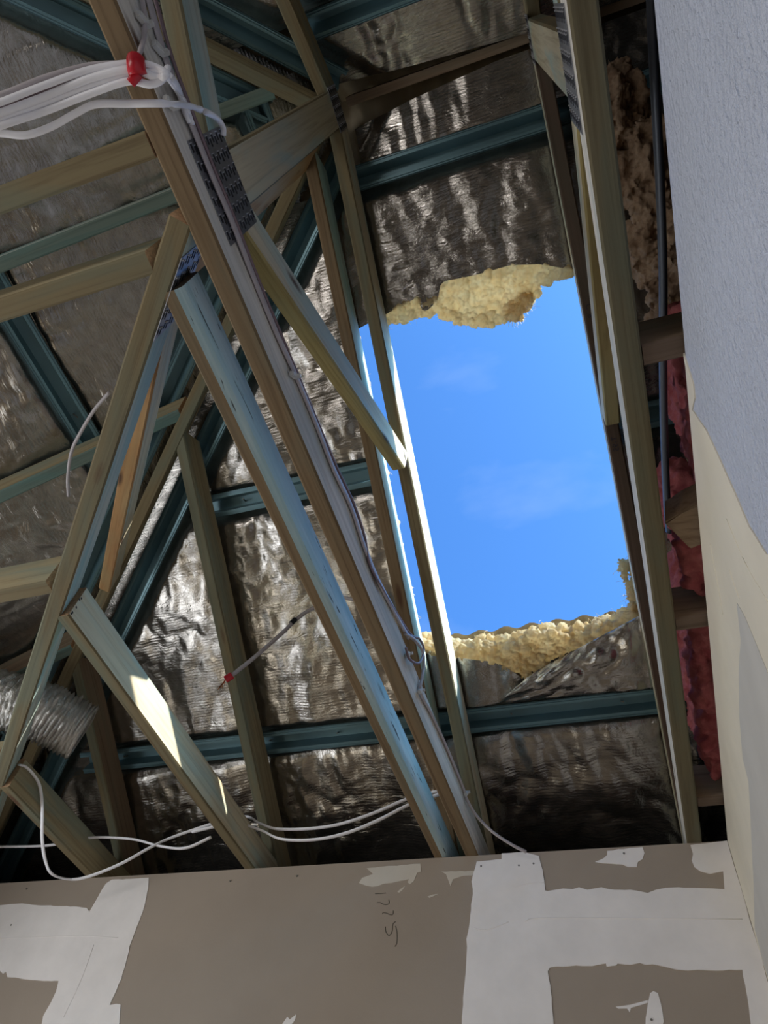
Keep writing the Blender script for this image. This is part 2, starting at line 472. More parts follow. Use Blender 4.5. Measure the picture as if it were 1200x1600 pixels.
# unseen back and left walls; window openings added for the fill lamps
wb = boxes('wall_back', [(-2.25, -1.95, BY - 0.1, BY, 0, WT), (-0.75, 0.30, BY - 0.1, BY, 0, WT), (-1.95, -0.75, BY - 0.1, BY, 0, 2.06), (-1.95, -0.75, BY - 0.1, BY, 2.50, WT)], M['frame_brown'])
tag(wb, kind='structure')
wlft = boxes('wall_left', [(LX - 0.1, LX, BY, -0.75, 0, WT), (LX - 0.1, LX, 1.35, FY, 0, WT), (LX - 0.1, LX, 0.75, 1.35, 0, 1.75), (LX - 0.1, LX, -0.75, 1.35, 2.45, WT), (LX - 0.1, LX, -0.75, 0.75, 1.2, 1.75), (LX - 0.1, LX, -0.75, 0.75, 0, 0.06)], M['wall_far'])
tag(wlft, kind='structure')
flr = boxes('floor', [(-2.3, 0.3, -1.7, 1.9, -0.06, 0)], M['floor']); tag(flr, kind='structure')
glass, gnt, gbs = new_mat('window_glass'); gbs.inputs['Base Color'].default_value = (0.75, 0.82, 0.9, 1); gbs.inputs['Roughness'].default_value = 0.3  # opaque panes for the added windows
w1 = boxes('added_window_1', [(-1.95, -0.75, BY - 0.07, BY - 0.02, 2.06, 2.09), (-1.95, -0.75, BY - 0.07, BY - 0.02, 2.47, 2.50), (-1.95, -1.92, BY - 0.07, BY - 0.02, 2.09, 2.47), (-0.78, -0.75, BY - 0.07, BY - 0.02, 2.09, 2.47), (-1.365, -1.335, BY - 0.07, BY - 0.02, 2.09, 2.47)], M['frame']); tag(w1, kind='structure')  # added window behind the back fill lamp
boxes('pane', [(-1.92, -1.365, BY - 0.05, BY - 0.044, 2.09, 2.47)], glass, w1); boxes('pane', [(-1.335, -0.78, BY - 0.05, BY - 0.044, 2.09, 2.47)], glass, w1)
a_, b_ = LX - 0.07, LX - 0.02
w2 = boxes('added_window_2', [(a_, b_, -0.75, 0.75, 0.06, 0.1), (a_, b_, -0.75, 0.75, 1.16, 1.2), (a_, b_, -0.75, -0.71, 0.1, 1.16), (a_, b_, 0.71, 0.75, 0.1, 1.16), (a_, b_, -0.02, 0.02, 0.1, 1.16)], M['frame']); tag(w2, kind='structure')  # added low window behind the foil's fill lamp
boxes('pane', [(LX - 0.05, LX - 0.044, -0.71, -0.02, 0.1, 1.16)], glass, w2); boxes('pane', [(LX - 0.05, LX - 0.044, 0.02, 0.71, 0.1, 1.16)], glass, w2)
w3 = boxes('added_window_3', [(a_, b_, -0.75, 1.35, 1.75, 1.79), (a_, b_, -0.75, 1.35, 2.41, 2.45), (a_, b_, -0.75, -0.71, 1.79, 2.41), (a_, b_, 1.31, 1.35, 1.79, 2.41), (a_, b_, 0.28, 0.32, 1.79, 2.41)], M['frame']); tag(w3, kind='structure')  # added high window behind the right wall's fill lamp
boxes('pane', [(LX - 0.05, LX - 0.044, -0.71, 0.28, 1.79, 2.41)], glass, w3); boxes('pane', [(LX - 0.05, LX - 0.044, 0.32, 1.31, 1.79, 2.41)], glass, w3)
# eaves closed by soffits and fascias, next room's ceiling, far end of the roof space
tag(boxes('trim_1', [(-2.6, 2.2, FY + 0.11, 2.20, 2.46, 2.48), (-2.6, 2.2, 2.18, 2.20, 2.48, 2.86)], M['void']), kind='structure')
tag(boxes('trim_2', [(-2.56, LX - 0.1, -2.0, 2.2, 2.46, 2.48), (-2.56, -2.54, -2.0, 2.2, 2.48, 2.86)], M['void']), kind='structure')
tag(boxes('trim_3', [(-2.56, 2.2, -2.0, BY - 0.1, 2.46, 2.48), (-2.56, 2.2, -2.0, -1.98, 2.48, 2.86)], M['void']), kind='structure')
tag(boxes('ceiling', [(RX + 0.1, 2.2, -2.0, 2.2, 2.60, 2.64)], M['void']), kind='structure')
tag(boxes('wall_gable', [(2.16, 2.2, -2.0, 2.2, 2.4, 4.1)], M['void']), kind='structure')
tag(boxes('trim_4', [(-2.14, 0.184, FY + 0.012, FY + 0.10, WT, WT + 0.006)], M['plate_red']), kind='structure')

# ---- joint compound on the front wall (x, z outlines)
LOW = 1.15
p1 = [(-1.5637, 2.6297), (-1.4323, 2.6291), (-1.4208, 2.5979), (-1.4094, 2.5384), (-1.409, 2.4769), (-1.4097, 2.438), (-1.4044, 2.4181), (-1.3963, 2.3544), (-1.4016, 2.2926), (-1.3834, 2.2955), (-1.369, 2.294), (-1.352, 2.2509)] + [(-1.50, LOW), (-1.72, LOW)] + [(-1.5903, 2.2499), (-1.5969, 2.2675), (-1.591, 2.2989), (-1.5898, 2.325), (-1.5969, 2.3517), (-1.6333, 2.3521), (-1.7005, 2.3559), (-1.7781, 2.3633), (-1.7915, 2.3766), (-1.7995, 2.3718), (-1.8165, 2.3803)] + [(-2.1, 2.32), (-2.1, 2.50)] + [(-1.9442, 2.5677), (-1.9014, 2.57), (-1.8602, 2.5704), (-1.795, 2.5621), (-1.6495, 2.5528), (-1.6102, 2.5476), (-1.595, 2.536), (-1.5889, 2.5674), (-1.5838, 2.6014), (-1.5788, 2.6186)]
p2 = [(-0.4334, 2.6221), (-0.3674, 2.6252), (-0.3671, 2.6408), (-0.3069, 2.6406), (-0.2713, 2.6282), (-0.2677, 2.6077), (-0.2639, 2.591), (-0.261, 2.5394), (-0.2549, 2.5376), (-0.2172, 2.5422), (-0.1944, 2.5396), (-0.1787, 2.5436), (-0.1597, 2.5365), (-0.1259, 2.5412), (-0.0971, 2.5337), (-0.0605, 2.5321), (-0.0351, 2.5265), (-0.0227, 2.5229), (-0.0028, 2.5296), (0.0193, 2.5331), (0.0479, 2.5333), (0.1461, 2.5244), (0.1537, 2.5659), (0.1378, 2.5637), (0.1246, 2.5613), (0.1051, 2.5684), (0.0935, 2.5799), (0.0912, 2.5957), (0.0975, 2.6113), (0.0967, 2.634), (0.1809, 2.6399)] + [(RX, LOW), (0.10, LOW)] + [(0.1276, 2.2573), (0.1342, 2.3027), (0.1386, 2.3554), (0.0755, 2.355), (0.0502, 2.3566), (0.0306, 2.3556), (0.0052, 2.3585), (-0.0198, 2.3652), (-0.039, 2.3693), (-0.0526, 2.3682), (-0.0654, 2.3723), (-0.0863, 2.3687), (-0.1131, 2.3718), (-0.1164, 2.3679), (-0.1373, 2.3656), (-0.1378, 2.3722), (-0.1477, 2.371), (-0.169, 2.3674), (-0.2039, 2.3692), (-0.2324, 2.367), (-0.2611, 2.3661), (-0.2674, 2.3583), (-0.2638, 2.3296), (-0.2624, 2.2556)] + [(-0.24, LOW), (-0.42, LOW)] + [(-0.4629, 2.2547), (-0.461, 2.2923), (-0.4589, 2.3312), (-0.4565, 2.358), (-0.4547, 2.4138), (-0.4566, 2.4312), (-0.4508, 2.4576), (-0.4439, 2.5266), (-0.4426, 2.5506), (-0.4462, 2.5704), (-0.4399, 2.5969)]
pieces = [(p1, M['compound'], 0.002), (p2, M['compound'], 0.0022),
    ([(-0.1332, 2.6052), (-0.1105, 2.6138), (-0.1017, 2.6215), (-0.1004, 2.6314), (-0.0598, 2.6339), (-0.015, 2.6361), (-0.013, 2.6211), (-0.0203, 2.6053), (-0.0318, 2.5995), (-0.0368, 2.5869), (-0.0562, 2.588), (-0.0702, 2.5952), (-0.0956, 2.5982), (-0.1183, 2.6011)], M['compound'], 0.0014),
    ([(-0.7393, 2.6214), (-0.6899, 2.624), (-0.587, 2.6255), (-0.5836, 2.6043), (-0.594, 2.6014), (-0.601, 2.5795), (-0.6108, 2.5715), (-0.6184, 2.577), (-0.6156, 2.5853), (-0.64, 2.5814), (-0.6628, 2.5774), (-0.6842, 2.5767), (-0.7014, 2.5706), (-0.7157, 2.5696), (-0.7344, 2.5739), (-0.7556, 2.5817), (-0.7485, 2.5953), (-0.7185, 2.6043)], M['compound_thin'], 0.0012),
    ([(-0.5274, 2.6014), (-0.4382, 2.5985), (-0.4448, 2.587), (-0.4719, 2.5867), (-0.4955, 2.5795), (-0.5016, 2.5615), (-0.5092, 2.5801), (-0.5149, 2.5939)], M['compound_thin'], 0.0008),
    ([(-0.0544, 2.3131), (-0.0472, 2.3168), (-0.0388, 2.3131), (-0.0364, 2.2915), (-0.0371, 2.2611), (-0.0444, 2.2429), (-0.077, 2.2427), (-0.0713, 2.268), (-0.0634, 2.2915)], M['compound'], 0.0012),
    ([(-0.1292, 2.288), (-0.0984, 2.2916), (-0.0619, 2.2999), (-0.0628, 2.2951), (-0.0981, 2.2856), (-0.102, 2.2773), (-0.1061, 2.2844), (-0.1244, 2.2844)], M['compound'], 0.0008),
    ([(-0.9006, 2.2502), (-0.8899, 2.2675), (-0.8819, 2.2622), (-0.8678, 2.2728), (-0.8683, 2.2609), (-0.8794, 2.2451)], M['compound'], 0.0008),
    ([(-0.6442, 2.5529), (-0.6362, 2.5609), (-0.6229, 2.5687), (-0.6306, 2.5573), (-0.6387, 2.551)], M['compound_thin'], 0.0008),
    ([(-0.5615, 2.5379), (-0.5481, 2.5422), (-0.5329, 2.5432), (-0.5478, 2.5373), (-0.5561, 2.5344)], M['compound_thin'], 0.0008)]
for k, (pl, mt, th) in enumerate(pieces):
    o = prism('joint_compound', ragged(pl), th, on_front, mt, front)
# taped joint ridges, drag marks and screws
for a, b, wd in (([(-0.3145, 2.4683), (-0.2533, 2.4737), (0.1661, 2.4572)], 0, 0.0012), ([(-1.8763, 2.4681), (-1.6026, 2.4682), (-1.4576, 2.4594)], 0, 0.001), ([(-0.4397, 2.4573), (-0.4206, 2.4508), (-0.3955, 2.453), (-0.3532, 2.468)], 0, 0.001), ([(-0.3349, 2.5506), (-0.3026, 2.5572), (-0.2628, 2.5585)], 0, 0.0008), ([(-1.53, 2.4424), (-1.5237, 2.3557), (-1.5301, 2.2647)], 0, 0.001)):
    tube('compound_ridge', [(p[0], FY - 0.0022, p[1]) for p in a], wd, M['compound'], parent=front, per=6, sides=6)
for s in ([(-0.706, 2.5514), (-0.69, 2.5512), (-0.6758, 2.5518)], [(-0.6976, 2.5278), (-0.6888, 2.5275), (-0.6794, 2.523), (-0.6705, 2.5219), (-0.6639, 2.5249), (-0.6658, 2.534)], [(-0.6791, 2.4988), (-0.6769, 2.5019), (-0.668, 2.5), (-0.6554, 2.4956), (-0.6504, 2.4978), (-0.6505, 2.5058)], [(-0.6675, 2.467), (-0.6643, 2.4546), (-0.6565, 2.446), (-0.6502, 2.4496), (-0.6478, 2.4587), (-0.6477, 2.4726), (-0.6415, 2.4786)], [(-0.6404, 2.4677), (-0.6357, 2.4553), (-0.6331, 2.4386), (-0.6333, 2.4251), (-0.6368, 2.4193)]):
    tube('pencil_mark', [(p[0], FY - 0.0004, p[1]) for p in s], 0.0011, M['pencil'], rb=0.0006, flat=(0, 1, 0), parent=front, per=6, sides=6)
for (sx, sz) in [(-1.8591, 2.5059), (-0.0615, 2.6224), (-0.9447, 2.6104), (-0.2855, 2.6087), (-1.1518, 2.606), (-0.0607, 2.2634), (-1.8725, 2.6162), (-0.4214, 2.6094), (-0.3232, 2.6058)]:
    v, f = tube_geo([Vector((sx, FY - 0.0005, sz)), Vector((sx, FY - 0.0032, sz))], 0.0024, 0.0024, (1, 0, 0), 10)
    link('screw_head', mesh_from('screw_head', v, f, [M['screw']]), front)
# ---- compound on the right wall (y, z outlines)
q1 = [(0.496, 2.6509), (0.5031, 2.6408), (0.5262, 2.5921), (0.5487, 2.5913), (0.5818, 2.6177), (0.5683, 2.5295), (0.5721, 2.4726), (0.5807, 2.3894), (0.5902, 2.3317), (0.5792, 2.2642)] + [(0.30, 1.95), (0.30, LOW), (FY, LOW), (FY, WT), (0.52, WT)]
prism('joint_compound', ragged(q1, 0.02, 0.0015, skip=(10, 11, 12, 13)), 0.0018, on_right, M['cream'], right)
q2 = [(0.7851, 2.4077), (0.7741, 2.3662), (0.7772, 2.2708)] + [(0.50, 1.75), (0.50, LOW), (1.62, LOW)] + [(1.7683, 2.3677), (1.7449, 2.4181), (1.5358, 2.4059), (1.247, 2.3987), (1.1932, 2.4), (1.1745, 2.4313), (1.0688, 2.4355), (0.9439, 2.4212), (0.8497, 2.3978)]
prism('sanded_compound', ragged(q2, 0.02, 0.0015), 0.0008, lambda a, b, n: Vector((RX - 0.0018 - n, a, b)), M['greyboard'], right)
for s in ([(0.6583, 2.4407), (0.6653, 2.3526), (0.6487, 2.2625)], [(0.751, 2.4412), (0.7601, 2.4166), (0.7651, 2.3953)], [(0.798, 2.5608), (0.849, 2.5329), (0.9004, 2.5048)]):
    tube('compound_ridge', [(RX - 0.0018, p[0], p[1]) for p in s], 0.001, M['cream'], parent=right, per=6, sides=6)

# ------------------------------------------------------------------ roof sheets (corrugated)
def sheet(name, fn, a0, a1, b_rows, axis, off, skip=None, pitch=0.076, amp=0.008):
    """corrugated sheet: a runs along the eaves, b down the slope"""
    n = int((a1 - a0) / (pitch / 6)); verts, faces = [], []
    for b in b_rows:
        for i in range(n + 1):
            a = a0 + (a1 - a0) * i / n
            z = fn(b) + off + amp * math.sin(2 * math.pi * a / pitch)
            verts.append((a, b, z) if axis == 'x' else (b, a, z))
    for r in range(len(b_rows) - 1):
        for i in range(n):
            a = a0 + (a1 - a0) * (i + 0.5) / n; b = 0.5 * (b_rows[r] + b_rows[r + 1])
            if skip and skip(a, b): continue
            q = r * (n + 1) + i
            faces.append((q, q + 1, q + n + 2, q + n + 1))
    o = link(name, mesh_from(name, verts, faces, [M['sheet']], True))
    return tag(o, kind='structure')
HOLE = (-0.545, 0.108, 0.60, 1.495)
hole = lambda a, b: HOLE[0] < a < HOLE[1] and HOLE[2] < b < HOLE[3]
OFF = DEEP + 0.105
sheet('roof_front', zf, -2.7, 2.2, [RY - 0.04, 0.22, 0.34, 0.47, HOLE[2], 0.7, 0.8, 0.9, 1.0, 1.1, 1.2, 1.3, 1.4, HOLE[3], 1.58, 1.7, 1.82, 1.94, 2.06, 2.24], 'x', OFF, lambda a, b: hole(a, b) or a < HX - abs(b - RY) - 0.12)
sheet('roof_back', zb, -2.7, 2.2, [RY + 0.04] + [RY - 0.1 * k for k in range(1, 22)], 'x', OFF, lambda a, b: a < HX - abs(b - RY) - 0.12)
sheet('roof_left', zl, -2.2, 2.3, [HX + 0.02] + [HX - 0.1 * k for k in range(1, 22)], 'y', OFF, lambda a, b: abs(a - RY) > HX - b + 0.12)

# ------------------------------------------------------------------ foil blankets
def foil(label, fn, axis, a0, a1, b_top, b_bot, sag=0.030, fold=0.009, seed=0.0, edge_top=True, edge_bot=True, res=0.008, fold_dir=(3.6, 1.5), crease=1.0):
    """sheet of foil faced blanket. a along the eaves, b down the slope; b_top/b_bot number or function of a."""
    ft = b_top if callable(b_top) else (lambda a: b_top)
    fb = b_bot if callable(b_bot) else (lambda a: b_bot)
    na = max(8, int((a1 - a0) / res))
    span = max(abs(fb(a0 + (a1 - a0) * k / 10) - ft(a0 + (a1 - a0) * k / 10)) for k in range(11))
    nb = max(6, int(span * 1.16 / res))
    verts, uvs, faces, dls = [], [], [], []
    for j in range(nb + 1):
        t = j / nb
        prof = 1.0
        if edge_top: prof *= 1 - max(0, min(1, 1 - (t * span - 0.027) / 0.03)) ** 2
        if edge_bot: prof *= 1 - max(0, min(1, 1 - ((1 - t) * span - 0.027) / 0.03)) ** 2
        for i in range(na + 1):
            a = a0 + (a1 - a0) * i / na
            b = ft(a) + (fb(a) - ft(a)) * t
            p = Vector((a * fold_dir[0] + seed, b * fold_dir[1] + 0.8 * noise.noise(Vector((a * 3, b * 3, seed))), seed * 1.7))
            w = 1 - abs(noise.fractal(p, 0.9, 2.1, 4)) * 1.8
            q = noise.fractal(Vector((a * 16 + seed, b * 13, seed)), 0.8, 2.0, 4)
            wv = 0.35 * noise.noise(Vector((a * 7, b * 7, seed + 5)))
            cz = (1 - 2.4 * abs(noise.noise(Vector((a * 11 + seed * 3 + wv, b * 9 + wv, seed))))) + 0.6 * (1 - 2.4 * abs(noise.noise(Vector((a * 27 + seed * 3, b * 21 + wv * 2, seed))))) + 0.3 * (1 - 2.4 * abs(noise.noise(Vector((a * 52 + seed, b * 46, seed)))))
            dl = ((a - HX) + abs(b - RY)) if axis == 'x' else ((HX - b) - abs(a - RY))
            pr2 = prof * max(0.0, min(1.0, (dl / 1.414 - 0.118) / 0.03))
            mk = max(0.0, min(1.0, 0.5 + 2.4 * noise.noise(Vector((a * 2.6 + seed, b * 2.6, 3.3)))))
            off = DEEP + 0.052 - pr2 * sag + pr2 * (fold * (w - 0.5) + 0.0016 * q + crease * (0.0009 + 0.0036 * mk) * cz)
            z = fn(b) + max(off, DEEP + 0.004)
            verts.append((a, b, z) if axis == 'x' else (b, a, z))
            uvs.append((a, b * 1.16)); dls.append(dl)
    for j in range(nb):
        for i in range(na):
            q = j * (na + 1) + i
            if max(dls[q], dls[q + 1], dls[q + na + 1], dls[q + na + 2]) < -0.02: continue      # trimmed along the hip
            faces.append((q, q + 1, q + na + 2, q + na + 1))
    keep = sorted({v for f in faces for v in f}); new = {v: k for k, v in enumerate(keep)}
    verts = [verts[v] for v in keep]; uvs = [uvs[v] for v in keep]; faces = [tuple(new[v] for v in f) for f in faces]
    me = mesh_from('foil_blanket', verts, faces, [M['foil']], True, uvs)
    o = link('foil_blanket', me)
    return tag(o, label, 'foil insulation', 'foil blankets under the roof sheets')

def pw(pts):
    """piecewise linear function through (a, b)"""
    pts = sorted(pts)
    def f(a):
        if a <= pts[0][0]: return pts[0][1]
        for (x0, y0), (x1, y1) in zip(pts, pts[1:]):
            if a <= x1: return y0 + (y1 - y0) * (a - x0) / max(1e-6, x1 - x0)
        return pts[-1][1]
    return f

top_edge = [(-0.5221, 0.6399), (-0.4401, 0.6258), (-0.3591, 0.609), (-0.335, 0.6034), (-0.3332, 0.6275), (-0.325, 0.6404), (-0.3097, 0.6391), (-0.2798, 0.6239), (-0.2619, 0.5873), (-0.2408, 0.5844), (-0.1781, 0.5898), (-0.1242, 0.5903), (-0.062, 0.5898), (0.0048, 0.6027), (0.0883, 0.6346)]
low_edge = [(-0.565, 1.4588), (-0.5188, 1.4644), (-0.4547, 1.4904), (-0.3811, 1.504), (-0.3197, 1.5244), (-0.2739, 1.5526)] + [(-0.2566, 1.5742), (-0.1861, 1.5446), (-0.0911, 1.5186), (0.0019, 1.4918), (0.0928, 1.4641)]
LB, MB, UB = (1.618, 1.690), (0.958, 1.028), (0.247, 0.322)     # lower, middle, upper batten rows (y range)
mid = lambda r: 0.5 * (r[0] + r[1])
over = lambda r: mid(r) + 0.019        # the crown of a batten leans down the slope
foil('silver foil strip hanging between the lowest batten and the plastered wall', zf, 'x', -2.35, 1.2, over(LB), 2.16, seed=1.3, edge_bot=False, sag=0.036, fold=0.0121)
foil('silver foil between lower and middle battens, left of the roof opening', zf, 'x', -1.95, -0.53, over(MB), over(LB), seed=4.1, sag=0.036, fold=0.0110)
foil('torn foil remnant under the lower rim of the roof opening', zf, 'x', -0.53, 0.115, pw(low_edge), over(LB), seed=6.2, edge_top=False, sag=0.036, fold=0.0110)
foil('foil strip beyond the right truss, between lower and middle rows', zf, 'x', 0.115, 1.2, over(MB), over(LB), seed=8.8)
foil('silver foil between middle and upper battens beside the hip', zf, 'x', -1.35, -0.53, over(UB), over(MB), seed=11.5, fold=0.0110)
foil('dark drooping foil with a ragged cut edge above the roof opening', zf, 'x', -0.53, 0.115, over(UB), pw(top_edge), seed=13.3, edge_bot=False, crease=0.4, fold=0.0077, sag=0.034)
foil('foil strip beyond the right truss, between middle and upper rows', zf, 'x', 0.115, 1.2, over(UB), over(MB), seed=15.9)
foil('crumpled foil strip between the ridge gap and the upper batten', zf, 'x', -0.42, 1.2, pw([(-0.42, 0.175), (-0.25, 0.15), (0.0, 0.13), (1.2, 0.13)]), over(UB), seed=17.7, edge_top=False, fold=0.0165, sag=0.05)
foil('crumpled shiny foil on the rear slope above the ridge gap', zb, 'x', -0.50, 1.2, pw([(-0.5, 0.05), (-0.2, 0.075), (0.1, 0.095), (1.2, 0.095)]), -0.104, seed=21.2, edge_top=False, fold=0.0193, sag=0.055)
foil('foil on the rear slope behind its batten', zb, 'x', -1.6, 1.2, -0.104, -0.739, seed=23.4)
foil('foil low on the rear slope', zb, 'x', -2.3, 1.2, -0.739, -1.98, seed=25.1, res=0.03)
foil('foil on the left slope beside the hip end', zl, 'y', -0.2, 0.45, HX - 0.02, HX - 0.199, seed=27.9)
foil('crinkled foil on the left slope behind the cables and cross timbers', zl, 'y', -0.95, 1.05, HX - 0.199, HX - 0.914, seed=31.0, sag=0.04, fold=0.0121)
foil('bright crinkled foil at the left, below the left slope batten', zl, 'y', -1.3, 1.75, HX - 0.914, HX - 1.569, seed=33.6, sag=0.036, fold=0.0121)
foil('foil at the left eaves behind the flexible duct', zl, 'y', -2.0, 2.15, HX - 1.569, HX - 2.07, seed=36.4, edge_bot=False, res=0.016)

# two loose foil flaps folded down over the lower batten
def flap(label, corners, seed, na=46, nb=26):
    (p00, p10, p01, p11) = [Vector(c) for c in corners]
    verts, uvs, faces = [], [], []
    for j in range(nb + 1):
        for i in range(na + 1):
            u, v = i / na, j / nb
            p = p00.lerp(p10, u).lerp(p01.lerp(p11, u), v)
            w = noise.fractal(Vector((u * 5 + seed, v * 2.2, seed)), 0.9, 2.1, 4)
            p = p + Vector((0.002 * w, -0.012 * abs(w) - 0.014 * math.sin(math.pi * v), -0.010 * abs(w) - 0.012 * math.sin(math.pi * v)))
            verts.append(p); uvs.append((u * 0.4 + seed, v * 0.15))
    for j in range(nb):
        for i in range(na):
            q = j * (na + 1) + i; faces.append((q, q + 1, q + na + 2, q + na + 1))
    o = link('foil_flap', mesh_from('foil_flap', verts, faces, [M['foil']], True, uvs))
    md = o.modifiers.new('thickness', 'SOLIDIFY'); md.thickness = 0.0015
    return tag(o, label, 'foil insulation')
fl = [(-0.332, 1.6182, 2.9968), (0.0919, 1.6299, 2.99), (-0.2179, 1.5519, 3.0354), (0.0942, 1.4489, 3.0955)]
flap('dark loose foil flap folded over the batten, right of the lower rim', fl, 2.2)

# ------------------------------------------------------------------ steel roof battens (top-hat section)
HAT = [(-0.036, 0.0), (-0.036, 0.003), (-0.0335, 0.003), (-0.0335, 0.0), (-0.031, 0.0), (-0.031, 0.0025), (-0.028, 0.0025), (-0.028, 0.0), (-0.021, 0.0), (-0.0145, 0.040), (0.0145, 0.040), (0.021, 0.0), (0.028, 0.0), (0.028, 0.0025), (0.031, 0.0025), (0.031, 0.0), (0.0335, 0.0), (0.0335, 0.003), (0.036, 0.003), (0.036, 0.0)]
def batten(label, a, b, up, group='teal steel roof battens', screws=0):
    a, b = Vector(a), Vector(b); ax = b - a; L = ax.length; ax.normalize()
    up = Vector(up); up = (up - ax * up.dot(ax)).normalized(); side = up.cross(ax)
    t = 0.0012
    verts, faces = [], []
    n = len(HAT)
    for x in (0, L):
        for (s, h) in HAT: verts.append((x, s, h))
        for (s, h) in HAT: verts.append((x, s, h + t))
    for k in range(n - 1):
        faces.append((k, k + 1, 2 * n + k + 1, 2 * n + k)); faces.append((n + k + 1, n + k, 3 * n + k, 3 * n + k + 1))
        faces.append((k + 1, k, n + k, n + k + 1)); faces.append((2 * n + k, 2 * n + k + 1, 3 * n + k + 1, 3 * n + k))
    for k in (0, n - 1): faces.append((k, 2 * n + k, 3 * n + k, n + k))
    mw = Matrix(((ax.x, side.x, up.x, a.x), (ax.y, side.y, up.y, a.y), (ax.z, side.z, up.z, a.z), (0, 0, 0, 1)))
    me = mesh_from('roof_batten', verts, faces, [M['batten']])
    bm = bmesh.new(); bm.from_mesh(me); bmesh.ops.recalc_face_normals(bm, faces=bm.faces[:]); bm.to_mesh(me); bm.free()
    o = link('roof_batten', me, None, mw)
    tag(o, label, 'batten', group)
    for k in range(screws):
        x = L * (k + 0.5) / screws + 0.02 * (-1) ** k
        v, f = tube_geo([Vector((x, 0.004, 0.040)), Vector((x + 0.006, -0.004, 0.012))], 0.0022, 0.0022, (0, 1, 0), 6)
        link('roof_screw', mesh_from('roof_screw', v, f, [M['screw']]), o, mw)
    return o
NF = Vector((0, T, 1)).normalized(); NL = Vector((-T, 0, 1)).normalized(); NB = Vector((0, -T, 1)).normalized()
def row_f(label, x0, x1, r, screws=0):
    y = mid(r); z = zf(y) + DEEP + 0.001
    return batten(label, (x0, y, z), (x1, y, z), NF, screws=screws)
row_f('lowest teal steel batten running across above the plastered wall', -1.78, 1.2, LB, 11)
row_f('short teal batten ending at the left edge of the roof opening', -1.17, -0.552, MB, 2)
row_f('teal batten stub beyond the right truss beside the opening', 0.13, 1.2, MB)
row_f('upper teal batten just below the ridge, above the opening', -0.44, 1.2, UB)
yb = -0.085
batten('teal batten on the rear slope at the top of the picture', (-0.45, yb, zb(yb) + DEEP), (1.2, yb, zb(yb) + DEEP), NB)
batten('teal batten low on the rear slope', (-1.2, -0.72, zb(-0.72) + DEEP), (1.2, -0.72, zb(-0.72) + DEEP), NB)
xl = HX - 0.895
batten('diagonal looking teal batten at the left on the left slope', (xl, -0.70, zl(xl) + DEEP), (xl, 0.84, zl(xl) + DEEP), NL, screws=3)
xl = HX - 0.18
batten('teal batten high on the left slope behind the bundled cables', (xl, 0.0, zl(xl) + DEEP), (xl, 0.20, zl(xl) + DEEP), NL)
xl = HX - 1.55
batten('teal batten low on the left slope near the duct', (xl, -1.3, zl(xl) + DEEP), (xl, 1.50, zl(xl) + DEEP), NL)
# battens flanking the hips
def hip_batten(label, sy, on_main, s0, s1, lat):
    """sy = +1 front hip, -1 rear hip; lat = sideways distance from the hip line in plan"""
    k = lat / math.sqrt(2)
    pts = []
    for s in (s0, s1):
        x, y = HX - s, RY + sy * s
        if on_main: x, y = x + k, y + sy * k
        else: x, y = x - k, y - sy * k
        z = (zf(y) if sy > 0 else zb(y)) if on_main else zl(x)
        pts.append((x, y, z + DEEP + 0.002))
    nn = (NF if sy > 0 else NB) if on_main else NL
    return batten(label, pts[0], pts[1], nn, 'teal steel hip battens')
hip_batten('teal batten along the front hip, right side of the hip timber', 1, True, 0.06, 1.9, 0.080)
hip_batten('teal batten along the front hip, left side of the hip timber', 1, False, 0.10, 1.9, 0.080)
hip_batten('teal batten along the rear hip, on its ridge side', -1, True, 0.0, 1.3, 0.072)
hip_batten('teal batten along the rear hip, on its left side', -1, False, 0.10, 1.3, 0.072)

# ------------------------------------------------------------------ timber trusses
W = 0.035
def nail_plate(parent, center, length_dir, width_dir, normal, L, Wd, rows, cols):
    """pressed plate with rows of punched slots"""
    ld, wd, nn = Vector(length_dir).normalized(), Vector(width_dir).normalized(), Vector(normal).normalized()
    mw = Matrix(((ld.x, wd.x, nn.x, center[0]), (ld.y, wd.y, nn.y, center[1]), (ld.z, wd.z, nn.z, center[2]), (0, 0, 0, 1)))
    bm = bmesh.new(); add_box(bm, -L/2, L/2, -Wd/2, Wd/2, 0, 0.0013)
    pl = link('nail_plate', bm_mesh('nail_plate', bm, [M['galv']]), parent, mw)
    bm = bmesh.new(); pr = L / rows; pc = Wd / cols
    for r in range(rows):
        for c in range(cols):
            x = -L/2 + pr * (r + 0.5) + (0.12 * pr if c % 2 else -0.06 * pr); y = -Wd/2 + pc * (c + 0.5)
            add_box(bm, x - pr * 0.25, x + pr * 0.22, y - pc * 0.26, y + pc * 0.26, 0.0013, 0.0016, 0)
            add_box(bm, x - pr * 0.31, x - pr * 0.25, y - pc * 0.24, y + pc * 0.24, 0.0013, 0.0030, 1)
    te = link('punched_teeth', bm_mesh('punched_teeth', bm, [M['galv_dark'], M['galv_tip']]), pl, mw)
    tag(te, kind='stuff')
    return pl

XA = (1, 0, 0)
def rafter_pts(x, fn, y0, y1):
    """centreline of a rafter whose underside follows fn"""
    h = DEEP / 2
    return (x, y0, fn(y0) + h), (x, y1, fn(y1) + h)

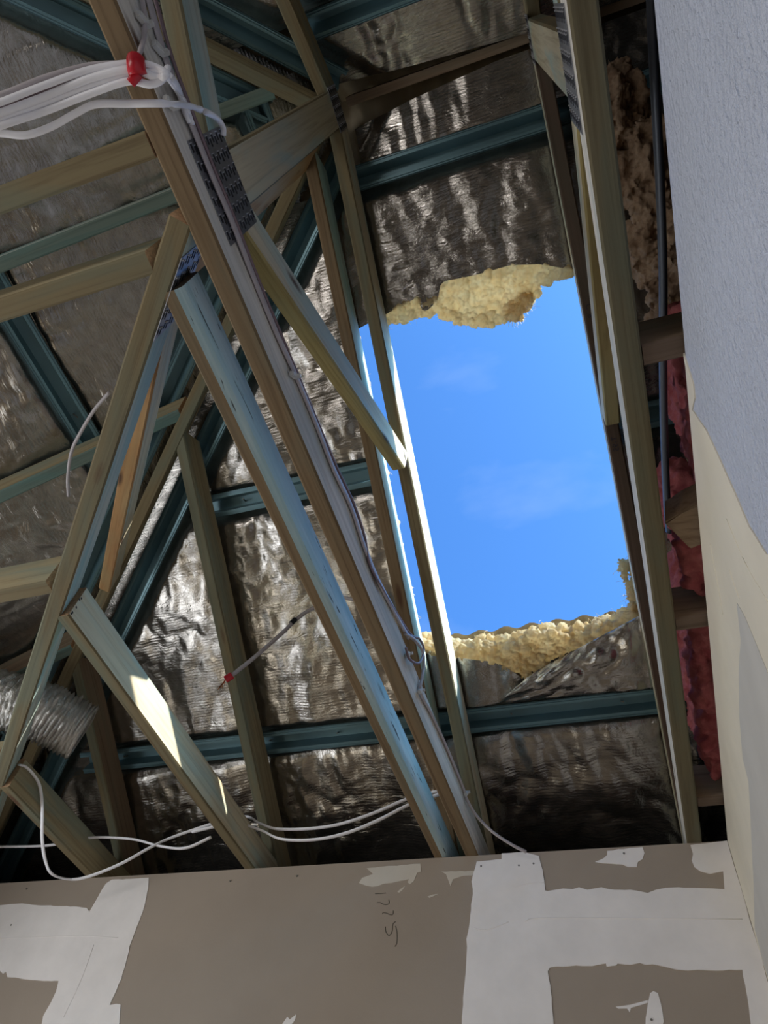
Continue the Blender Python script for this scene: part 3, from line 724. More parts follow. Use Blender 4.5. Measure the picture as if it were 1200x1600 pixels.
def full_truss(label, x, face, mats, chord_mat, webs_mat, redge='shaded_edge_olive', cedge='shaded_edge_olive'):
    """king-post truss in the plane x = const; face = +1/-1 is the side towards the room centre"""
    t = thing('roof_truss', (x, FY, WT), label, 'roof truss', 'king post roof trusses')
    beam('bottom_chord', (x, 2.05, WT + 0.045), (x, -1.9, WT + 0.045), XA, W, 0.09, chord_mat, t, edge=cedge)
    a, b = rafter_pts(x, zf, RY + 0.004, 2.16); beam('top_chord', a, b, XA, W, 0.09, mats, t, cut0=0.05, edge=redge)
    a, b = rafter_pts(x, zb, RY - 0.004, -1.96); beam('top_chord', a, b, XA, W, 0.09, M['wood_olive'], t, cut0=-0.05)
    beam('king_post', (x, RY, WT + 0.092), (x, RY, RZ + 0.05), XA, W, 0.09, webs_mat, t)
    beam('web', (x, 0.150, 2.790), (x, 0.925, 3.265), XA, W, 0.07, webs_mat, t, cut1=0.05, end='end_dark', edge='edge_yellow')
    beam('web', (x, 0.060, 2.790), (x, -0.715, 3.265), XA, W, 0.07, M['wood_blue'], t, cut1=-0.05)
    nail_plate(t, (x + face * (W/2), RY - 0.003, 2.752), (0, 1, 0), (0, 0, 1), (face, 0, 0), 0.148, 0.150, 6, 13)
    nail_plate(t, (x + face * (W/2), RY, RZ + 0.01), (0, 1, 0), (0, 0, 1), (face, 0, 0), 0.11, 0.11, 5, 9)
    return t
tL = full_truss('roof truss carrying the clipped cables at the left edge of the opening', -0.4475, 1, M['wood_pale'], M['wood_grey'], M['wood_pale'], cedge='shaded_edge_brown')
tR = full_truss('roof truss at the right edge of the opening beside the wall', 0.1075, -1, M['wood_pale'], M['wood_grey'], M['wood_pale'], 'shaded_edge_dark', 'shaded_edge_deep')  # pale faces and dark edges put skylit sides and shaded undersides into colour

def jack(label, x, y_cut, chord_mat, raf_mat, rnd=0.0, cat='jack truss', end='end_grain', redge='shaded_edge_olive'):
    """jack truss: bottom chord cut short at the hip truss, rafter dying into the hip"""
    t = thing('jack_truss', (x, FY, WT), label, cat, 'jack trusses cut short at the hip')
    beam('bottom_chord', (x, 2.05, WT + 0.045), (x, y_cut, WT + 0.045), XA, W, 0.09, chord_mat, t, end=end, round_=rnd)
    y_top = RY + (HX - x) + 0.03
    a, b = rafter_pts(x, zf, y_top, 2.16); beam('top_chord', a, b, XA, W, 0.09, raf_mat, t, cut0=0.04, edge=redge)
    return t
jC = jack('cracked blue-grey jack truss close beside the cable truss', -0.5325, 0.205, M['wood_rough'], M['wood_blue'], rnd=0.012, end='end_dark', redge='shaded_edge_brown')
jB = jack('jack truss whose chord carries a patch of sunlight', -1.1025, 0.775, M['wood_pale'], M['wood_olive'])
jA = jack('shortest jack truss at the lower left beside the foil duct', -1.6425, 1.315, M['wood_olive'], M['wood_brown'])

YA = (0, 1, 0)
def side_jack(label, y, x_end, chord_mat, raf_mat, s_top):
    t = thing('side_jack_truss', (LX, y, WT), label, 'jack truss', 'left slope jack trusses')
    beam('bottom_chord', (-2.4, y, WT + 0.045), (x_end, y, WT + 0.045), YA, W, 0.09, chord_mat, t)
    h = DEEP / 2; x1 = HX - s_top
    beam('top_chord', (x1, y, zl(x1) + h), (-2.5, y, zl(-2.5) + h), YA, W, 0.09, raf_mat, t, cut0=-0.04, edge='shaded_edge_teal')
    return t
side_jack('uppermost cross timber at the left, meeting the cable truss', 0.0165, -0.467, M['wood_olive'], M['wood_blue'], 0.11)
side_jack('second cross timber at the left with teal stained rafter above', 0.1575, -0.545, M['wood_olive'], M['wood_blue'], 0.08)
side_jack('cross timber at the left below the diagonal batten', 0.6975, -1.082, M['wood_olive'], M['wood_olive'], 0.62)
side_jack('lowest cross timber at the left behind the duct', 1.2475, -1.632, M['wood_olive'], M['wood_brown'], 1.17)

tag(boxes('ridge_board', [(-0.42, 2.1, RY - 0.012, RY + 0.012, RZ + 0.115, RZ + 0.19)], M['wood_brown']), 'dark timber ridge board in the gap between the foil sheets', 'ridge board')

# hip trusses on the 45 degree lines
def hip_truss(label, sy, webs=True):
    t = thing('hip_truss', (HX - 1.6, RY + sy * 1.6, WT), label, 'hip truss')
    wa = (1, sy, 0)
    def P(s, z): return (HX - s, RY + sy * s, z)
    if webs: beam('bottom_chord', P(0.012, WT + 0.045), P(1.6, WT + 0.045), wa, W, 0.09, M['wood_blue'], t)
    h = DEEP / 2
    beam('hip_rafter', P(0.02, zf(RY + 0.02) + h - 0.012), P(2.02, zf(RY + 2.02) + h - 0.012), wa, W, 0.09, M['wood_olive'], t)
    if webs:
        beam('web', P(0.10, 2.712), P(0.97, 3.178), wa, W, 0.07, M['wood_pale'], t, end='end_dark', edge='edge_orange')
        beam('king_post', P(0.078, WT + 0.092), P(0.078, zf(RY + 0.078) + 0.03), wa, W, 0.07, M['wood_orange'], t)
        nrm = Vector((1, sy, 0)).normalized(); c = Vector(P(0.10, 2.70)) + nrm * (W/2)
        nail_plate(t, c, (-1, sy, 0), (0, 0, 1), nrm, 0.15, 0.12, 5, 9)
    return t
hip_truss('diagonal hip truss with light blue chord crossing in front of the left timbers', 1)
hip_truss('diagonal rear hip truss at the upper left', -1, False)

# grader's ink stamps
def ink_text(parent, txt, size, mw):
    cu = bpy.data.curves.new('ink', 'FONT'); cu.body = txt; cu.size = size; cu.extrude = 0.0002
    cu.align_x = 'CENTER'; cu.align_y = 'CENTER'
    tmp = bpy.data.objects.new('ink', cu)
    me = bpy.data.meshes.new_from_object(tmp); bpy.data.objects.remove(tmp)
    me.materials.clear(); me.materials.append(M['ink'])
    return link('ink_stamp', me, parent, mw)
def frame_m(o, ex, ey, ez):
    ex, ey, ez = (Vector(v).normalized() for v in (ex, ey, ez))
    return Matrix(((ex.x, ey.x, ez.x, o[0]), (ex.y, ey.y, ez.y, o[1]), (ex.z, ey.z, ez.z, o[2]), (0, 0, 0, 1)))
sl = Vector((0, 1, -T)).normalized(); upn = Vector((0, T, 1)).normalized()
def under_rafter(x, y, dx=0): return Vector((x + dx, y, zf(y))) - upn * 0.0022
ink_text(tR, 'T-95', 0.020, frame_m(under_rafter(0.1075, 0.995), sl, Vector((-1, 0, 0)), -upn))
ink_text(tR, 'C  R', 0.020, frame_m(under_rafter(0.1075, 0.70), sl, Vector((-1, 0, 0)), -upn))

for k, row in enumerate(('//////', '////.//', '/ ////')):
    ink_text(tL, row, 0.013, frame_m((-0.4297, 0.905 + 0.011 * k, 3.262 - 0.004 * k), sl, Vector((0, T, 1)), Vector((1, 0, 0))))
# nail holes at the sawn end of the sunlit chord
for (hy, hz) in [(0.7766, 2.6897), (0.7809, 2.6696), (0.7801, 2.6525), (0.7788, 2.6963), (0.7792, 2.6476)]:
    v, f = tube_geo([Vector((-1.0852, hy, hz)), Vector((-1.0842, hy, hz))], 0.0032, 0.0022, (0, 1, 1), 5)
    link('nail_hole', mesh_from('nail_hole', v, f, [M['galv_dark']]), jB)

# ------------------------------------------------------------------ noggings, offcut, strap beside the right wall
def nog(label, y0, y1, z0, z1, x0=0.1262, x1=0.27):
    o = beam('nogging', (x0, (y0 + y1) / 2, (z0 + z1) / 2), (x1, (y0 + y1) / 2, (z0 + z1) / 2), YA, y1 - y0, z1 - z0, M['wood_brown'], end='end_dark')
    return tag(o, label, 'timber block', 'noggings between truss and right wall')
nog('dark timber nogging high in the gap beside the right wall', 0.472, 0.507, 2.645, 2.735)
nog('timber nogging midway in the gap beside the right wall', 1.034, 1.069, 2.645, 2.735)
nog('timber nogging at the foot of the gap in the corner', 1.612, 1.647, 2.645, 2.735)
bm = bmesh.new()
prof = [(0.129, 0.822, 2.665), (0.158, 0.800, 2.655), (0.193, 0.782, 2.655), (0.205, 0.835, 2.652), (0.186, 0.872, 2.650), (0.166, 0.880, 2.652), (0.148, 0.850, 2.656)]
lo = [bm.verts.new(p) for p in prof]; hi = [bm.verts.new((p[0] + 0.01, p[1] - 0.012, p[2] + 0.05)) for p in prof]
bm.faces.new(list(reversed(lo))); bm.faces.new(hi)
for i in range(len(lo)): bm.faces.new((lo[i], lo[(i + 1) % len(lo)], hi[(i + 1) % len(lo)], hi[i]))
bmesh.ops.recalc_face_normals(bm, faces=bm.faces[:])
bmesh.ops.bevel(bm, geom=bm.edges[:], offset=0.003, segments=2, affect='EDGES')
org = Vector((0.165, 0.83, 2.65)); bmesh.ops.translate(bm, verts=bm.verts[:], vec=-org)
tag(link('timber_offcut', bm_mesh('timber_offcut', bm, [M['wood_brown']]), None, Matrix.Translation(org)), 'irregular wooden offcut wedged in the gap beside the right wall', 'offcut')
st = tube('metal_strap', [(0.2118, 0.0207, 2.8), (0.2064, 0.1059, 2.8), (0.1984, 0.2872, 2.8), (0.1895, 0.4324, 2.8), (0.1763, 0.5753, 2.8), (0.1632, 0.7203, 2.79), (0.1536, 0.8546, 2.78), (0.1502, 0.9238, 2.77)], 0.0070, M['strap'], rb=0.012, flat=(0, 0, 1), per=6)
tag(st, 'thin grey strap running up the gap beside the right wall', 'strap')

# ------------------------------------------------------------------ glasswool
def blob(name, centres, seed, mat, parent=None, disp=0.5, sub=3, fibres=0, fdir=(0, 0, -1), vox=0.003):
    """torn wool: overlapping noisy lumps, centres = (x, y, z, rx, ry, rz)"""
    org = Vector(centres[0][:3])
    bm = bmesh.new()
    for k, (x, y, z, rx, ry, rz) in enumerate(centres):
        res = bmesh.ops.create_icosphere(bm, subdivisions=sub, radius=1.0)
        for v in res['verts']:
            d = v.co.copy()
            nn = noise.fractal(d * 1.7 + Vector((seed + k * 3.1, seed, k)), 0.7, 2.1, 5) * disp
            n2 = noise.fractal(d * 6 + Vector((seed, k * 1.3, 4)), 0.6, 2.2, 3) * disp * 0.35
            s = 1 + nn + n2
            v.co = Vector((x + d.x * rx * s, y + d.y * ry * s, z + d.z * rz * s)) - org
    o = link(name, bm_mesh(name, bm, [mat], True), parent, Matrix.Translation(org))
    rm = o.modifiers.new('merge', 'REMESH'); rm.mode = 'VOXEL'; rm.voxel_size = vox; rm.use_smooth_shade = True
    for nm, sc, am in (('lumps', vox * 10, vox * 7.0), ('fluff', vox * 3.6, vox * 4.5)):
        tx = bpy.data.textures.new(nm, 'CLOUDS'); tx.noise_scale = sc; tx.noise_depth = 4
        dm = o.modifiers.new(nm, 'DISPLACE'); dm.texture = tx; dm.strength = am; dm.texture_coords = 'LOCAL'
    if fibres:
        rnd = random.Random(int(seed * 100)); verts, faces = [], []
        for q in range(fibres):
            x, y, z, rx, ry, rz = rnd.choice(centres)
            d = Vector((rnd.gauss(0, 1), rnd.gauss(0, 1), rnd.gauss(0, 1))).normalized()
            p = Vector((x + d.x * rx * 0.9, y + d.y * ry * 0.9, z + d.z * rz * 0.9))
            g = (d + Vector(fdir) * 0.6 + Vector((rnd.uniform(-.6, .6), rnd.uniform(-.6, .6), rnd.uniform(-.6, .6)))).normalized()
            L = rnd.uniform(0.008, 0.026); bend = Vector((rnd.uniform(-1, 1), rnd.uniform(-1, 1), rnd.uniform(-1, 1))) * L * 0.3
            s = g.cross(Vector((rnd.uniform(-1, 1), 1, 0.3))).normalized() * 0.0005
            pts = [p, p + g * L * 0.5 + bend, p + g * L]
            b = len(verts)
            for u in pts: verts += [u + s, u - s]
            faces += [(b, b + 1, b + 3, b + 2), (b + 2, b + 3, b + 5, b + 4)]
        f = link('wool_fibres', mesh_from('wool_fibres', [v - org for v in verts], faces, [mat]), o, Matrix.Translation(org))
        tag(f, kind='stuff')
    return o

def slab(cols, per, off_lo, off_hi, size, seed):
    """fill a torn strip of blanket: cols = ((x, y) at the cut edge, (x, y) at the frayed end)"""
    rnd = random.Random(seed); out = []
    for (a, b) in cols:
        for k in range(per):
            t = k / max(1, per - 1)
            x = a[0] + (b[0] - a[0]) * t + rnd.uniform(-.004, .004); y = a[1] + (b[1] - a[1]) * t + rnd.uniform(-.004, .004)
            for o in (off_lo, off_hi):
                q = size * rnd.uniform(0.8, 1.25)
                out.append((x, y, zf(y) + o + rnd.uniform(-.006, .006), q, q, q))
    return out
rt_a = [(-0.449, 0.6364), (-0.4205, 0.6315), (-0.3903, 0.627), (-0.36, 0.621), (-0.335, 0.6203), (-0.3094, 0.6325), (-0.2815, 0.6262), (-0.2598, 0.598), (-0.2376, 0.5985), (-0.2158, 0.6004), (-0.1942, 0.6023), (-0.1723, 0.6028), (-0.1506, 0.6032), (-0.1289, 0.6037), (-0.1074, 0.6041), (-0.0861, 0.6045), (-0.0648, 0.605), (-0.044, 0.6068), (-0.02, 0.6095), (0.0036, 0.6136), (0.0283, 0.6195), (0.0523, 0.6282), (0.0761, 0.6369)]
rt_b = [(-0.4468, 0.6434), (-0.4161, 0.6453), (-0.3845, 0.6427), (-0.3578, 0.6439), (-0.3346, 0.6427), (-0.3094, 0.6484), (-0.2822, 0.645), (-0.2722, 0.6662), (-0.2524, 0.677), (-0.2312, 0.6817), (-0.2101, 0.6864), (-0.1905, 0.6971), (-0.1703, 0.7047), (-0.1506, 0.7137), (-0.1323, 0.7131), (-0.1108, 0.7132), (-0.088, 0.7075), (-0.0624, 0.6885), (-0.0383, 0.6756), (-0.0116, 0.6664), (0.0154, 0.6544), (0.0455, 0.6433), (0.0745, 0.6441)]
tag(blob('torn_glasswool', slab(list(zip(rt_a, rt_b)), 6, .142, .166, .0175, 3), 2.7, M['wool_yellow'], disp=0.12, sub=2, fibres=420), 'torn yellow glasswool hanging from the upper rim of the opening', 'insulation')
ru = [(-0.0836, 0.6869), (-0.0628, 0.6886), (-0.0434, 0.6807), (-0.0775, 0.7068), (-0.0937, 0.7), (-0.0481, 0.6705)]
tag(blob('torn_glasswool', slab([(p, (p[0] + .008, p[1] + .006)) for p in ru], 3, .122, .140, .0125, 5), 5.1, M['wool_yellow'], disp=0.35, sub=2, fibres=420, vox=0.0026), 'frayed bright tuft of glasswool dangling from the upper rim', 'insulation')
rb_a = [(-0.5279, 1.4664), (-0.5057, 1.4724), (-0.4835, 1.4784), (-0.4619, 1.486), (-0.4366, 1.4941), (-0.4106, 1.4988), (-0.3856, 1.5067), (-0.3604, 1.513), (-0.3357, 1.5209), (-0.3119, 1.5319), (-0.2893, 1.5477), (-0.2693, 1.5582), (-0.2451, 1.5658), (-0.2179, 1.559), (-0.1901, 1.5491), (-0.1633, 1.5425), (-0.1366, 1.5358), (-0.1095, 1.5261), (-0.0815, 1.5198), (-0.0534, 1.512), (-0.0255, 1.5042), (0.0022, 1.4965), (0.03, 1.4874), (0.0572, 1.4798), (0.079, 1.4732)]
rb_b = [(-0.5319, 1.4752), (-0.509, 1.4796), (-0.4867, 1.4857), (-0.4644, 1.4918), (-0.4381, 1.4966), (-0.4123, 1.5031), (-0.3851, 1.503), (-0.3563, 1.4947), (-0.3295, 1.4945), (-0.3041, 1.4993), (-0.2776, 1.4992), (-0.2565, 1.5051), (-0.2275, 1.4921), (-0.1984, 1.4776), (-0.1744, 1.4855), (-0.1492, 1.487), (-0.1256, 1.4948), (-0.1024, 1.5042), (-0.0742, 1.498), (-0.0485, 1.5028), (-0.0211, 1.4982), (0.0059, 1.4952), (0.0332, 1.4891), (0.0611, 1.4799), (0.0831, 1.4733)]
tag(blob('torn_glasswool', slab(list(zip(rb_a, rb_b)), 5, .140, .168, .0185, 8), 7.3, M['wool_yellow'], disp=0.2, sub=2, fibres=420, fdir=(0, -0.3, 0.6)), 'torn yellow glasswool piled along the lower rim of the opening', 'insulation')
rs = [(0.074, 1.3522), (0.0758, 1.3682), (0.0793, 1.3845), (0.0778, 1.4), (0.0796, 1.416), (0.0814, 1.432), (0.0825, 1.4511), (0.0843, 1.4672), (0.0861, 1.4832)]
tag(blob('torn_glasswool', slab([(p, (p[0] + .02, p[1])) for p in rs], 2, .150, .170, .0095, 11), 9.9, M['wool_yellow'], disp=0.5, sub=2, fibres=200), 'small wool tuft standing up at the right rim of the opening', 'insulation')
rl = [(-0.556 + 0.005 * math.sin(k * 1.7), 0.60 + 0.0165 * k) for k in range(54)]  # rim wool lengthened to block a stray sun streak
tag(blob('torn_glasswool', slab([(p, (p[0] - .012, p[1])) for p in rl], 2, .166, .182, .0165, 13), 12.4, M['wool_yellow'], disp=0.15, sub=2, fibres=300), 'wispy wool along the left rim, lengthened to block stray sun', 'insulation')
tag(blob('hanging_glasswool', [(0.24, 0.30, 3.52, .06, .10, .07), (0.27, 0.42, 3.44, .07, .10, .09), (0.28, 0.54, 3.38, .07, .09, .09), (0.29, 0.64, 3.30, .06, .08, .09), (0.34, 0.5, 3.45, .08, .14, .10), (0.255, 0.70, 3.24, .035, .05, .05)], 3.3, M['wool_brown'], disp=0.5, sub=4, fibres=200), 'brown sagging glasswool in the dark gap beside the right wall', 'insulation')
def batt(label, x0, x1, y0, y1, z0, z1, seed):
    rnd = random.Random(int(seed)); q = 0.042; cs = []
    def steps(a, b): 
        n = max(1, int((b - a - 2 * q) / 0.028)); return [a + q + (b - a - 2 * q) * k / n for k in range(n + 1)]
    for x in steps(x0, x1):
        for y in steps(y0, y1):
            for z in steps(z0, z1):
                if x > x0 + 0.07 and z > z0 + 0.07: continue
                e = q * rnd.uniform(0.85, 1.05); cs.append((x, y, z, e, e, e))
    o = blob('insulation_batt', cs, seed, M['wool_pink'], disp=0.08, sub=2, vox=0.006)
    return tag(o, label, 'insulation batt', 'pink batts over the right wall')
batt('pink insulation batt between the upper nogging and the offcut', 0.190, 0.34, 0.53, 0.79, 2.66, 2.98, 1.0)
batt('pink insulation batt between the offcut and the middle nogging', 0.150, 0.34, 0.87, 1.03, 2.66, 2.98, 2.0)
batt('pink insulation batt with rough lower end, nearest the corner', 0.150, 0.34, 1.08, 1.60, 2.665, 2.95, 3.0)

# ------------------------------------------------------------------ flexible duct
dp = catmull([(-2.12, 1.20, 2.90), (-1.86, 1.19, 2.885), (-1.66, 1.25, 2.868), (-1.54, 1.38, 2.855)], 60)
verts, faces = [], []
SD = 40
for i, p in enumerate(dp):
    d = (dp[min(i + 1, len(dp) - 1)] - dp[max(i - 1, 0)]).normalized()
    n2 = Vector((0, 0, 1)); n2 -= d * n2.dot(d); n2.normalize(); n1 = d.cross(n2)
    for k in range(SD):
        an = 2 * math.pi * k / SD
        r = 0.078 + 0.004 * math.sin(i * 1.6) + 0.008 * noise.noise(Vector((i * 0.9, math.cos(an) * 8, math.sin(an) * 8))) + 0.010 * noise.noise(Vector((i * 0.35, math.cos(an) * 3, math.sin(an) * 3)))
        verts.append(p + n1 * (r * math.cos(an)) + n2 * (r * math.sin(an)))
for i in range(len(dp) - 1):
    for k in range(SD):
        a = i * SD + k; b = i * SD + (k + 1) % SD; faces.append((a, b, b + SD, a + SD))
org = dp[0].copy()
du = link('flexible_duct', mesh_from('flexible_duct', [v - org for v in verts], faces, [M['duct']], True), None, Matrix.Translation(org))
md = du.modifiers.new('thickness', 'SOLIDIFY'); md.thickness = 0.002
tag(du, 'silver crinkled flexible duct at the lower left behind the hip chord', 'duct')

# ------------------------------------------------------------------ electric cables
def cable(label, pts, ra, mat, rb=None, flat=(0, 0, 1), group=None, name='electric_cable', per=8):
    return tag(tube(name, pts, ra, mat, rb, flat, per=per), label, 'cable', group)
FX = -0.430
# flat cables clipped along the right face of the cable truss
runA = [(-0.4265, -0.1687, 2.7503), (-0.4265, -0.1247, 2.7318), (-0.4265, -0.0646, 2.7127), (-0.424, 0.012, 2.7045), (-0.424, 0.0767, 2.7031), (-0.424, 0.1468, 2.7066), (-0.4265, 0.2317, 2.7089), (-0.4265, 0.33, 2.7096), (-0.4265, 0.4118, 2.7183), (-0.4265, 0.5143, 2.721), (-0.4265, 0.6017, 2.7167), (-0.4265, 0.6988, 2.7283), (-0.4265, 0.7839, 2.714), (-0.4265, 0.8761, 2.7127), (-0.4265, 0.9857, 2.7328), (-0.4265, 1.0862, 2.7549)]
cable('grey flat cable clipped along the cable truss chord', runA, 0.009, M['cable_grey'], rb=0.003, flat=(1, 0, 0))
runB = [(-0.4255, -0.1689, 2.7707), (-0.4255, -0.1205, 2.7521), (-0.4255, -0.0631, 2.7331), (-0.4225, 0.0102, 2.7195), (-0.4225, 0.0814, 2.7167), (-0.4225, 0.1548, 2.7178), (-0.4255, 0.2414, 2.722), (-0.4255, 0.3358, 2.7235), (-0.4255, 0.423, 2.726), (-0.4255, 0.5235, 2.7298), (-0.4255, 0.6089, 2.7322), (-0.4255, 0.7076, 2.7448), (-0.4255, 0.7813, 2.7316), (-0.4255, 0.8232, 2.7008), (-0.4255, 0.9153, 2.7165), (-0.4255, 1.0079, 2.7418), (-0.4255, 1.0981, 2.7726), (-0.424, 1.1511, 2.8122), (-0.42, 1.1785, 2.8024), (-0.42, 1.1569, 2.7397), (-0.42, 1.0934, 2.6924), (-0.42, 1.0624, 2.6972)]
cable('thin mauve cable beside the grey one, ending in a loop', runB, 0.0032, M['cable_mauve'], rb=0.0028, flat=(1, 0, 0))
cable('short white looped cable tail on the truss near the lower rim', [(-0.424, 1.0583, 2.7368), (-0.422, 1.117, 2.7743), (-0.42, 1.1709, 2.789), (-0.42, 1.1891, 2.7614), (-0.422, 1.1906, 2.72), (-0.425, 1.1986, 2.6896), (-0.4265, 1.2821, 2.7036), (-0.4265, 1.3845, 2.7134), (-0.4265, 1.4957, 2.7171), (-0.4265, 1.6017, 2.716), (-0.422, 1.6263, 2.6985), (-0.4045, 1.66, 2.6733), (-0.3697, 1.69, 2.645), (-0.3273, 1.72, 2.6255), (-0.2969, 1.745, 2.6193)], 0.0045, M['cable_grey'], rb=0.0035, flat=(1, 0, 0))
def clip(label, u, size=0.011):
    p = Vector(u); bm = bmesh.new()
    add_box(bm, -0.004, 0.005, -size, size, -0.005, 0.005)
    bmesh.ops.bevel(bm, geom=bm.edges[:], offset=0.002, segments=2, affect='EDGES')
    add_box(bm, -0.003, 0.009, size * 0.7, size * 1.3, -0.003, 0.003)
    d = Vector((0, 0.75, 0.62)).normalized()
    mw = Matrix.Translation(p) @ Matrix.Rotation(math.radians(50), 4, 'X')
    o = link('cable_clip', bm_mesh('cable_clip', bm, [M['clip']], False), None, mw)
    return tag(o, label, 'cable clip', 'cable clips on the truss chord')
cl_p = [(-0.424, 0.4041, 2.7005), (-0.424, -0.0839, 2.6955), (-0.424, -0.1173, 2.6816), (-0.424, -0.0217, 2.6566), (-0.424, 1.1907, 2.6864), (-0.424, 1.6194, 2.7126), (-0.424, 1.0886, 2.7037)]
for lb, p in zip(('cable clip halfway along the grey cable run', 'pair clip on the grey cables above the red tape', 'uppermost cable clip at the top of the chord', 'clip holding the lower white cable at the chord', 'clip where the white cable leaves the truss near the lower rim', 'lowest cable clip at the foot of the truss', 'clip beside the small cable loop'), cl_p): clip(lb, p)

# bundle of white cables hanging to the left, bound with red tape
bA = [(-0.6304, -0.0847, 2.53), (-0.5844, -0.082, 2.545), (-0.5323, -0.0829, 2.57), (-0.4779, -0.0817, 2.59), (-0.4276, -0.0725, 2.6), (-0.4038, -0.0613, 2.605), (-0.3895, -0.0437, 2.61), (-0.424, -0.0244, 2.7099), (-0.422, 0.012, 2.6993)]
bB = [(-0.6404, -0.0718, 2.53), (-0.5916, -0.0719, 2.545), (-0.5394, -0.0722, 2.57), (-0.4806, -0.073, 2.585), (-0.4272, -0.0666, 2.592), (-0.403, -0.0488, 2.598), (-0.391, -0.0474, 2.605), (-0.424, -0.0368, 2.7055), (-0.422, -0.0009, 2.6949)]
bC = [(-0.6506, -0.0585, 2.53), (-0.5971, -0.0596, 2.54), (-0.5459, -0.058, 2.565), (-0.487, -0.0582, 2.58), (-0.4359, -0.0561, 2.588), (-0.4117, -0.0448, 2.592), (-0.3951, -0.0462, 2.6), (-0.3926, -0.0562, 2.62)]
bD = [(-0.6349, -0.0983, 2.55), (-0.5855, -0.0899, 2.555), (-0.533, -0.0909, 2.58), (-0.4802, -0.0867, 2.6), (-0.4309, -0.0751, 2.61), (-0.424, -0.0896, 2.6476), (-0.424, -0.1171, 2.69), (-0.424, -0.1601, 2.7256)]
cable('uppermost white cable of the taped bundle, bending down the chord', bA, 0.0046, M['cable_white'], rb=0.0034, flat=(0, .4, .9))
cable('thick white cable in the middle of the taped bundle', bB, 0.0052, M['cable_white'], rb=0.0036, flat=(0, .4, .9))
cable('lowest white cable of the taped bundle', bC, 0.0048, M['cable_white'], rb=0.0036, flat=(0, .4, .9))
cable('grey cable leaving the taped bundle upwards along the chord', bD, 0.0036, M['cable_grey'], rb=0.003, flat=(0, .4, .9))
bE = [(-0.6485, -0.0661, 2.535), (-0.596, -0.066, 2.545), (-0.5438, -0.0656, 2.57), (-0.485, -0.0657, 2.585), (-0.4308, -0.0619, 2.594), (-0.4005, -0.0548, 2.602), (-0.3918, -0.0433, 2.606), (-0.421, -0.0251, 2.6929), (-0.42, 0.0086, 2.6877)]
cable('slim white cable squeezed between the thick ones in the bundle', bE, 0.0034, M['cable_white'], rb=0.0030, flat=(0, .4, .9))
cable('thin mauve cable inside the taped bundle', [(-0.6477, -0.0817, 2.55), (-0.594, -0.0781, 2.555), (-0.5402, -0.0782, 2.578), (-0.4829, -0.0779, 2.595), (-0.4321, -0.068, 2.604), (-0.4085, -0.0535, 2.606), (-0.3942, -0.0523, 2.61)], 0.0026, M['cable_mauve'])
cable('white cable sagging just below the taped bundle', [(-0.6565, -0.0702, 2.55), (-0.6115, -0.0538, 2.555), (-0.5829, -0.0422, 2.56), (-0.5504, -0.0409, 2.57), (-0.5143, -0.0452, 2.58), (-0.4889, -0.0463, 2.588), (-0.4537, -0.035, 2.6), (-0.4096, -0.0201, 2.615), (-0.42, -0.0082, 2.7208), (-0.418, 0.013, 2.7892), (-0.419, 0.0298, 2.8108), (-0.424, 0.0407, 2.8137)], 0.0048, M['cable_white'], rb=0.0034, flat=(0, .3, .95))
tp = catmull([(-0.4212, -0.0732, 2.603), (-0.4203, -0.0659, 2.592), (-0.4203, -0.0577, 2.588)], 6)
v, f = tube_geo(tp, 0.011, 0.0125, (0, .3, .95), 14); org = tp[0].copy()
tg = link('red_tape', mesh_from('red_tape', [p - org for p in v], f, [M['tape_red']], True), None, Matrix.Translation(org))
tag(tg, 'red tape binding the white cable bundle', 'tape')
tube('tape_tail', [(-0.4188, -0.0588, 2.586), (-0.4241, -0.0558, 2.582), (-0.4303, -0.0529, 2.58)], 0.006, M['tape_red'], rb=0.002, parent=tg)

# loose red-taped lead by the tall foil
ld = cable('loose grey lead hanging in front of the tall foil', [(-0.6546, 1.22, 3.0761), (-0.7022, 1.22, 3.0949), (-0.7577, 1.22, 3.0777), (-0.8095, 1.22, 3.044), (-0.8532, 1.22, 2.9815), (-0.9106, 1.22, 2.9077), (-0.9677, 1.22, 2.8441)], 0.0065, M['cable_grey'], rb=0.004)
tube('black_tape', [(-0.8222, 1.219, 3.0326), (-0.8322, 1.219, 3.0166)], 0.0075, M['tape_black'], parent=ld)
tube('red_tape', [(-0.9624, 1.219, 2.8468), (-0.9792, 1.219, 2.834)], 0.010, M['tape_red'], parent=ld)
tube('bare_wire', [(-0.9775, 1.22, 2.839), (-0.9904, 1.22, 2.8038)], 0.0016, M['copper'], parent=ld)
tube('bare_wire', [(-0.98, 1.22, 2.835), (-0.9807, 1.22, 2.8088)], 0.0016, M['copper'], parent=ld)
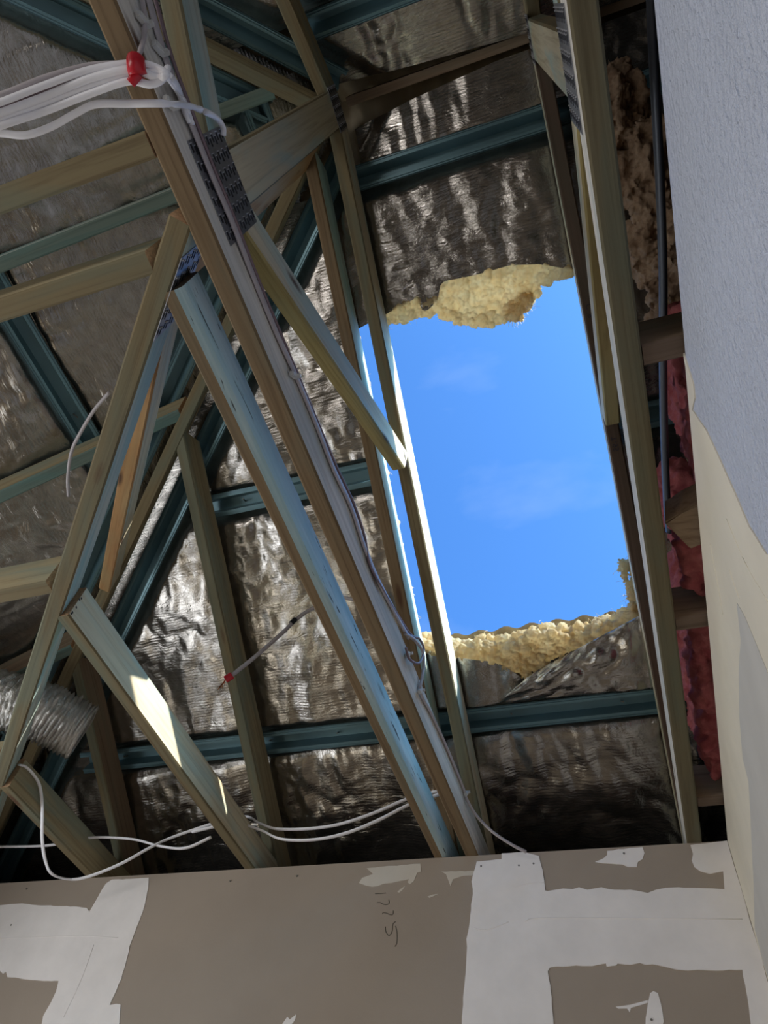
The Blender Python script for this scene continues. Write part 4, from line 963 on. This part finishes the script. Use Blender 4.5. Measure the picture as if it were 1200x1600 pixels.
# white cables low over the wall
cable('upper of two white cables looping low behind the sunlit jack truss', [(-1.2762, 1.7, 2.7147), (-1.1953, 1.7, 2.7292), (-1.1113, 1.7, 2.7515), (-1.0583, 1.7, 2.7272), (-0.9972, 1.7, 2.7049), (-0.9002, 1.7, 2.6979), (-0.8047, 1.7, 2.7044), (-0.7044, 1.7, 2.7315), (-0.6055, 1.7, 2.7684), (-0.5143, 1.7, 2.7841)], 0.0062, M['cable_white'], rb=0.003)
cable('lower of two white cables looping low behind the sunlit jack truss', [(-1.0854, 1.69, 2.715), (-1.0349, 1.69, 2.6956), (-0.9671, 1.69, 2.6659), (-0.8683, 1.69, 2.6575), (-0.7762, 1.69, 2.6698), (-0.6878, 1.69, 2.7009), (-0.5966, 1.69, 2.7435), (-0.5108, 1.69, 2.7673)], 0.0062, M['cable_white'], rb=0.003)
cable('white cable drooping in a deep loop below the shortest jack truss', [(-1.612, 1.2957, 2.6936), (-1.612, 1.3182, 2.7034), (-1.612, 1.3557, 2.7048), (-1.612, 1.3968, 2.6957), (-1.612, 1.4445, 2.658), (-1.612, 1.4992, 2.5979), (-1.612, 1.5493, 2.561), (-1.6, 1.5851, 2.5414), (-1.6016, 1.66, 2.5671), (-1.5387, 1.66, 2.5733), (-1.4463, 1.66, 2.606), (-1.3773, 1.67, 2.6558), (-1.329, 1.69, 2.6962), (-1.1996, 1.7, 2.7418)], 0.0055, M['cable_white'], rb=0.003)
cable('white cable running level along the wall top at the left', [(-2.1203, 1.68, 2.7084), (-1.9596, 1.68, 2.7005), (-1.7689, 1.68, 2.6926), (-1.6229, 1.68, 2.7081), (-1.4662, 1.68, 2.6934), (-1.3538, 1.68, 2.6641), (-1.2636, 1.68, 2.6525), (-1.1901, 1.68, 2.6808)], 0.0055, M['cable_white'], rb=0.003)
cable('grey cable curving behind the hip chord at the left', [(-0.8271, 0.3815, 2.8), (-0.8787, 0.4082, 2.8), (-0.9304, 0.4426, 2.8), (-0.9798, 0.4812, 2.8), (-1.0237, 0.535, 2.8), (-1.0503, 0.5791, 2.8)], 0.0036, M['cable_grey'], rb=0.003)
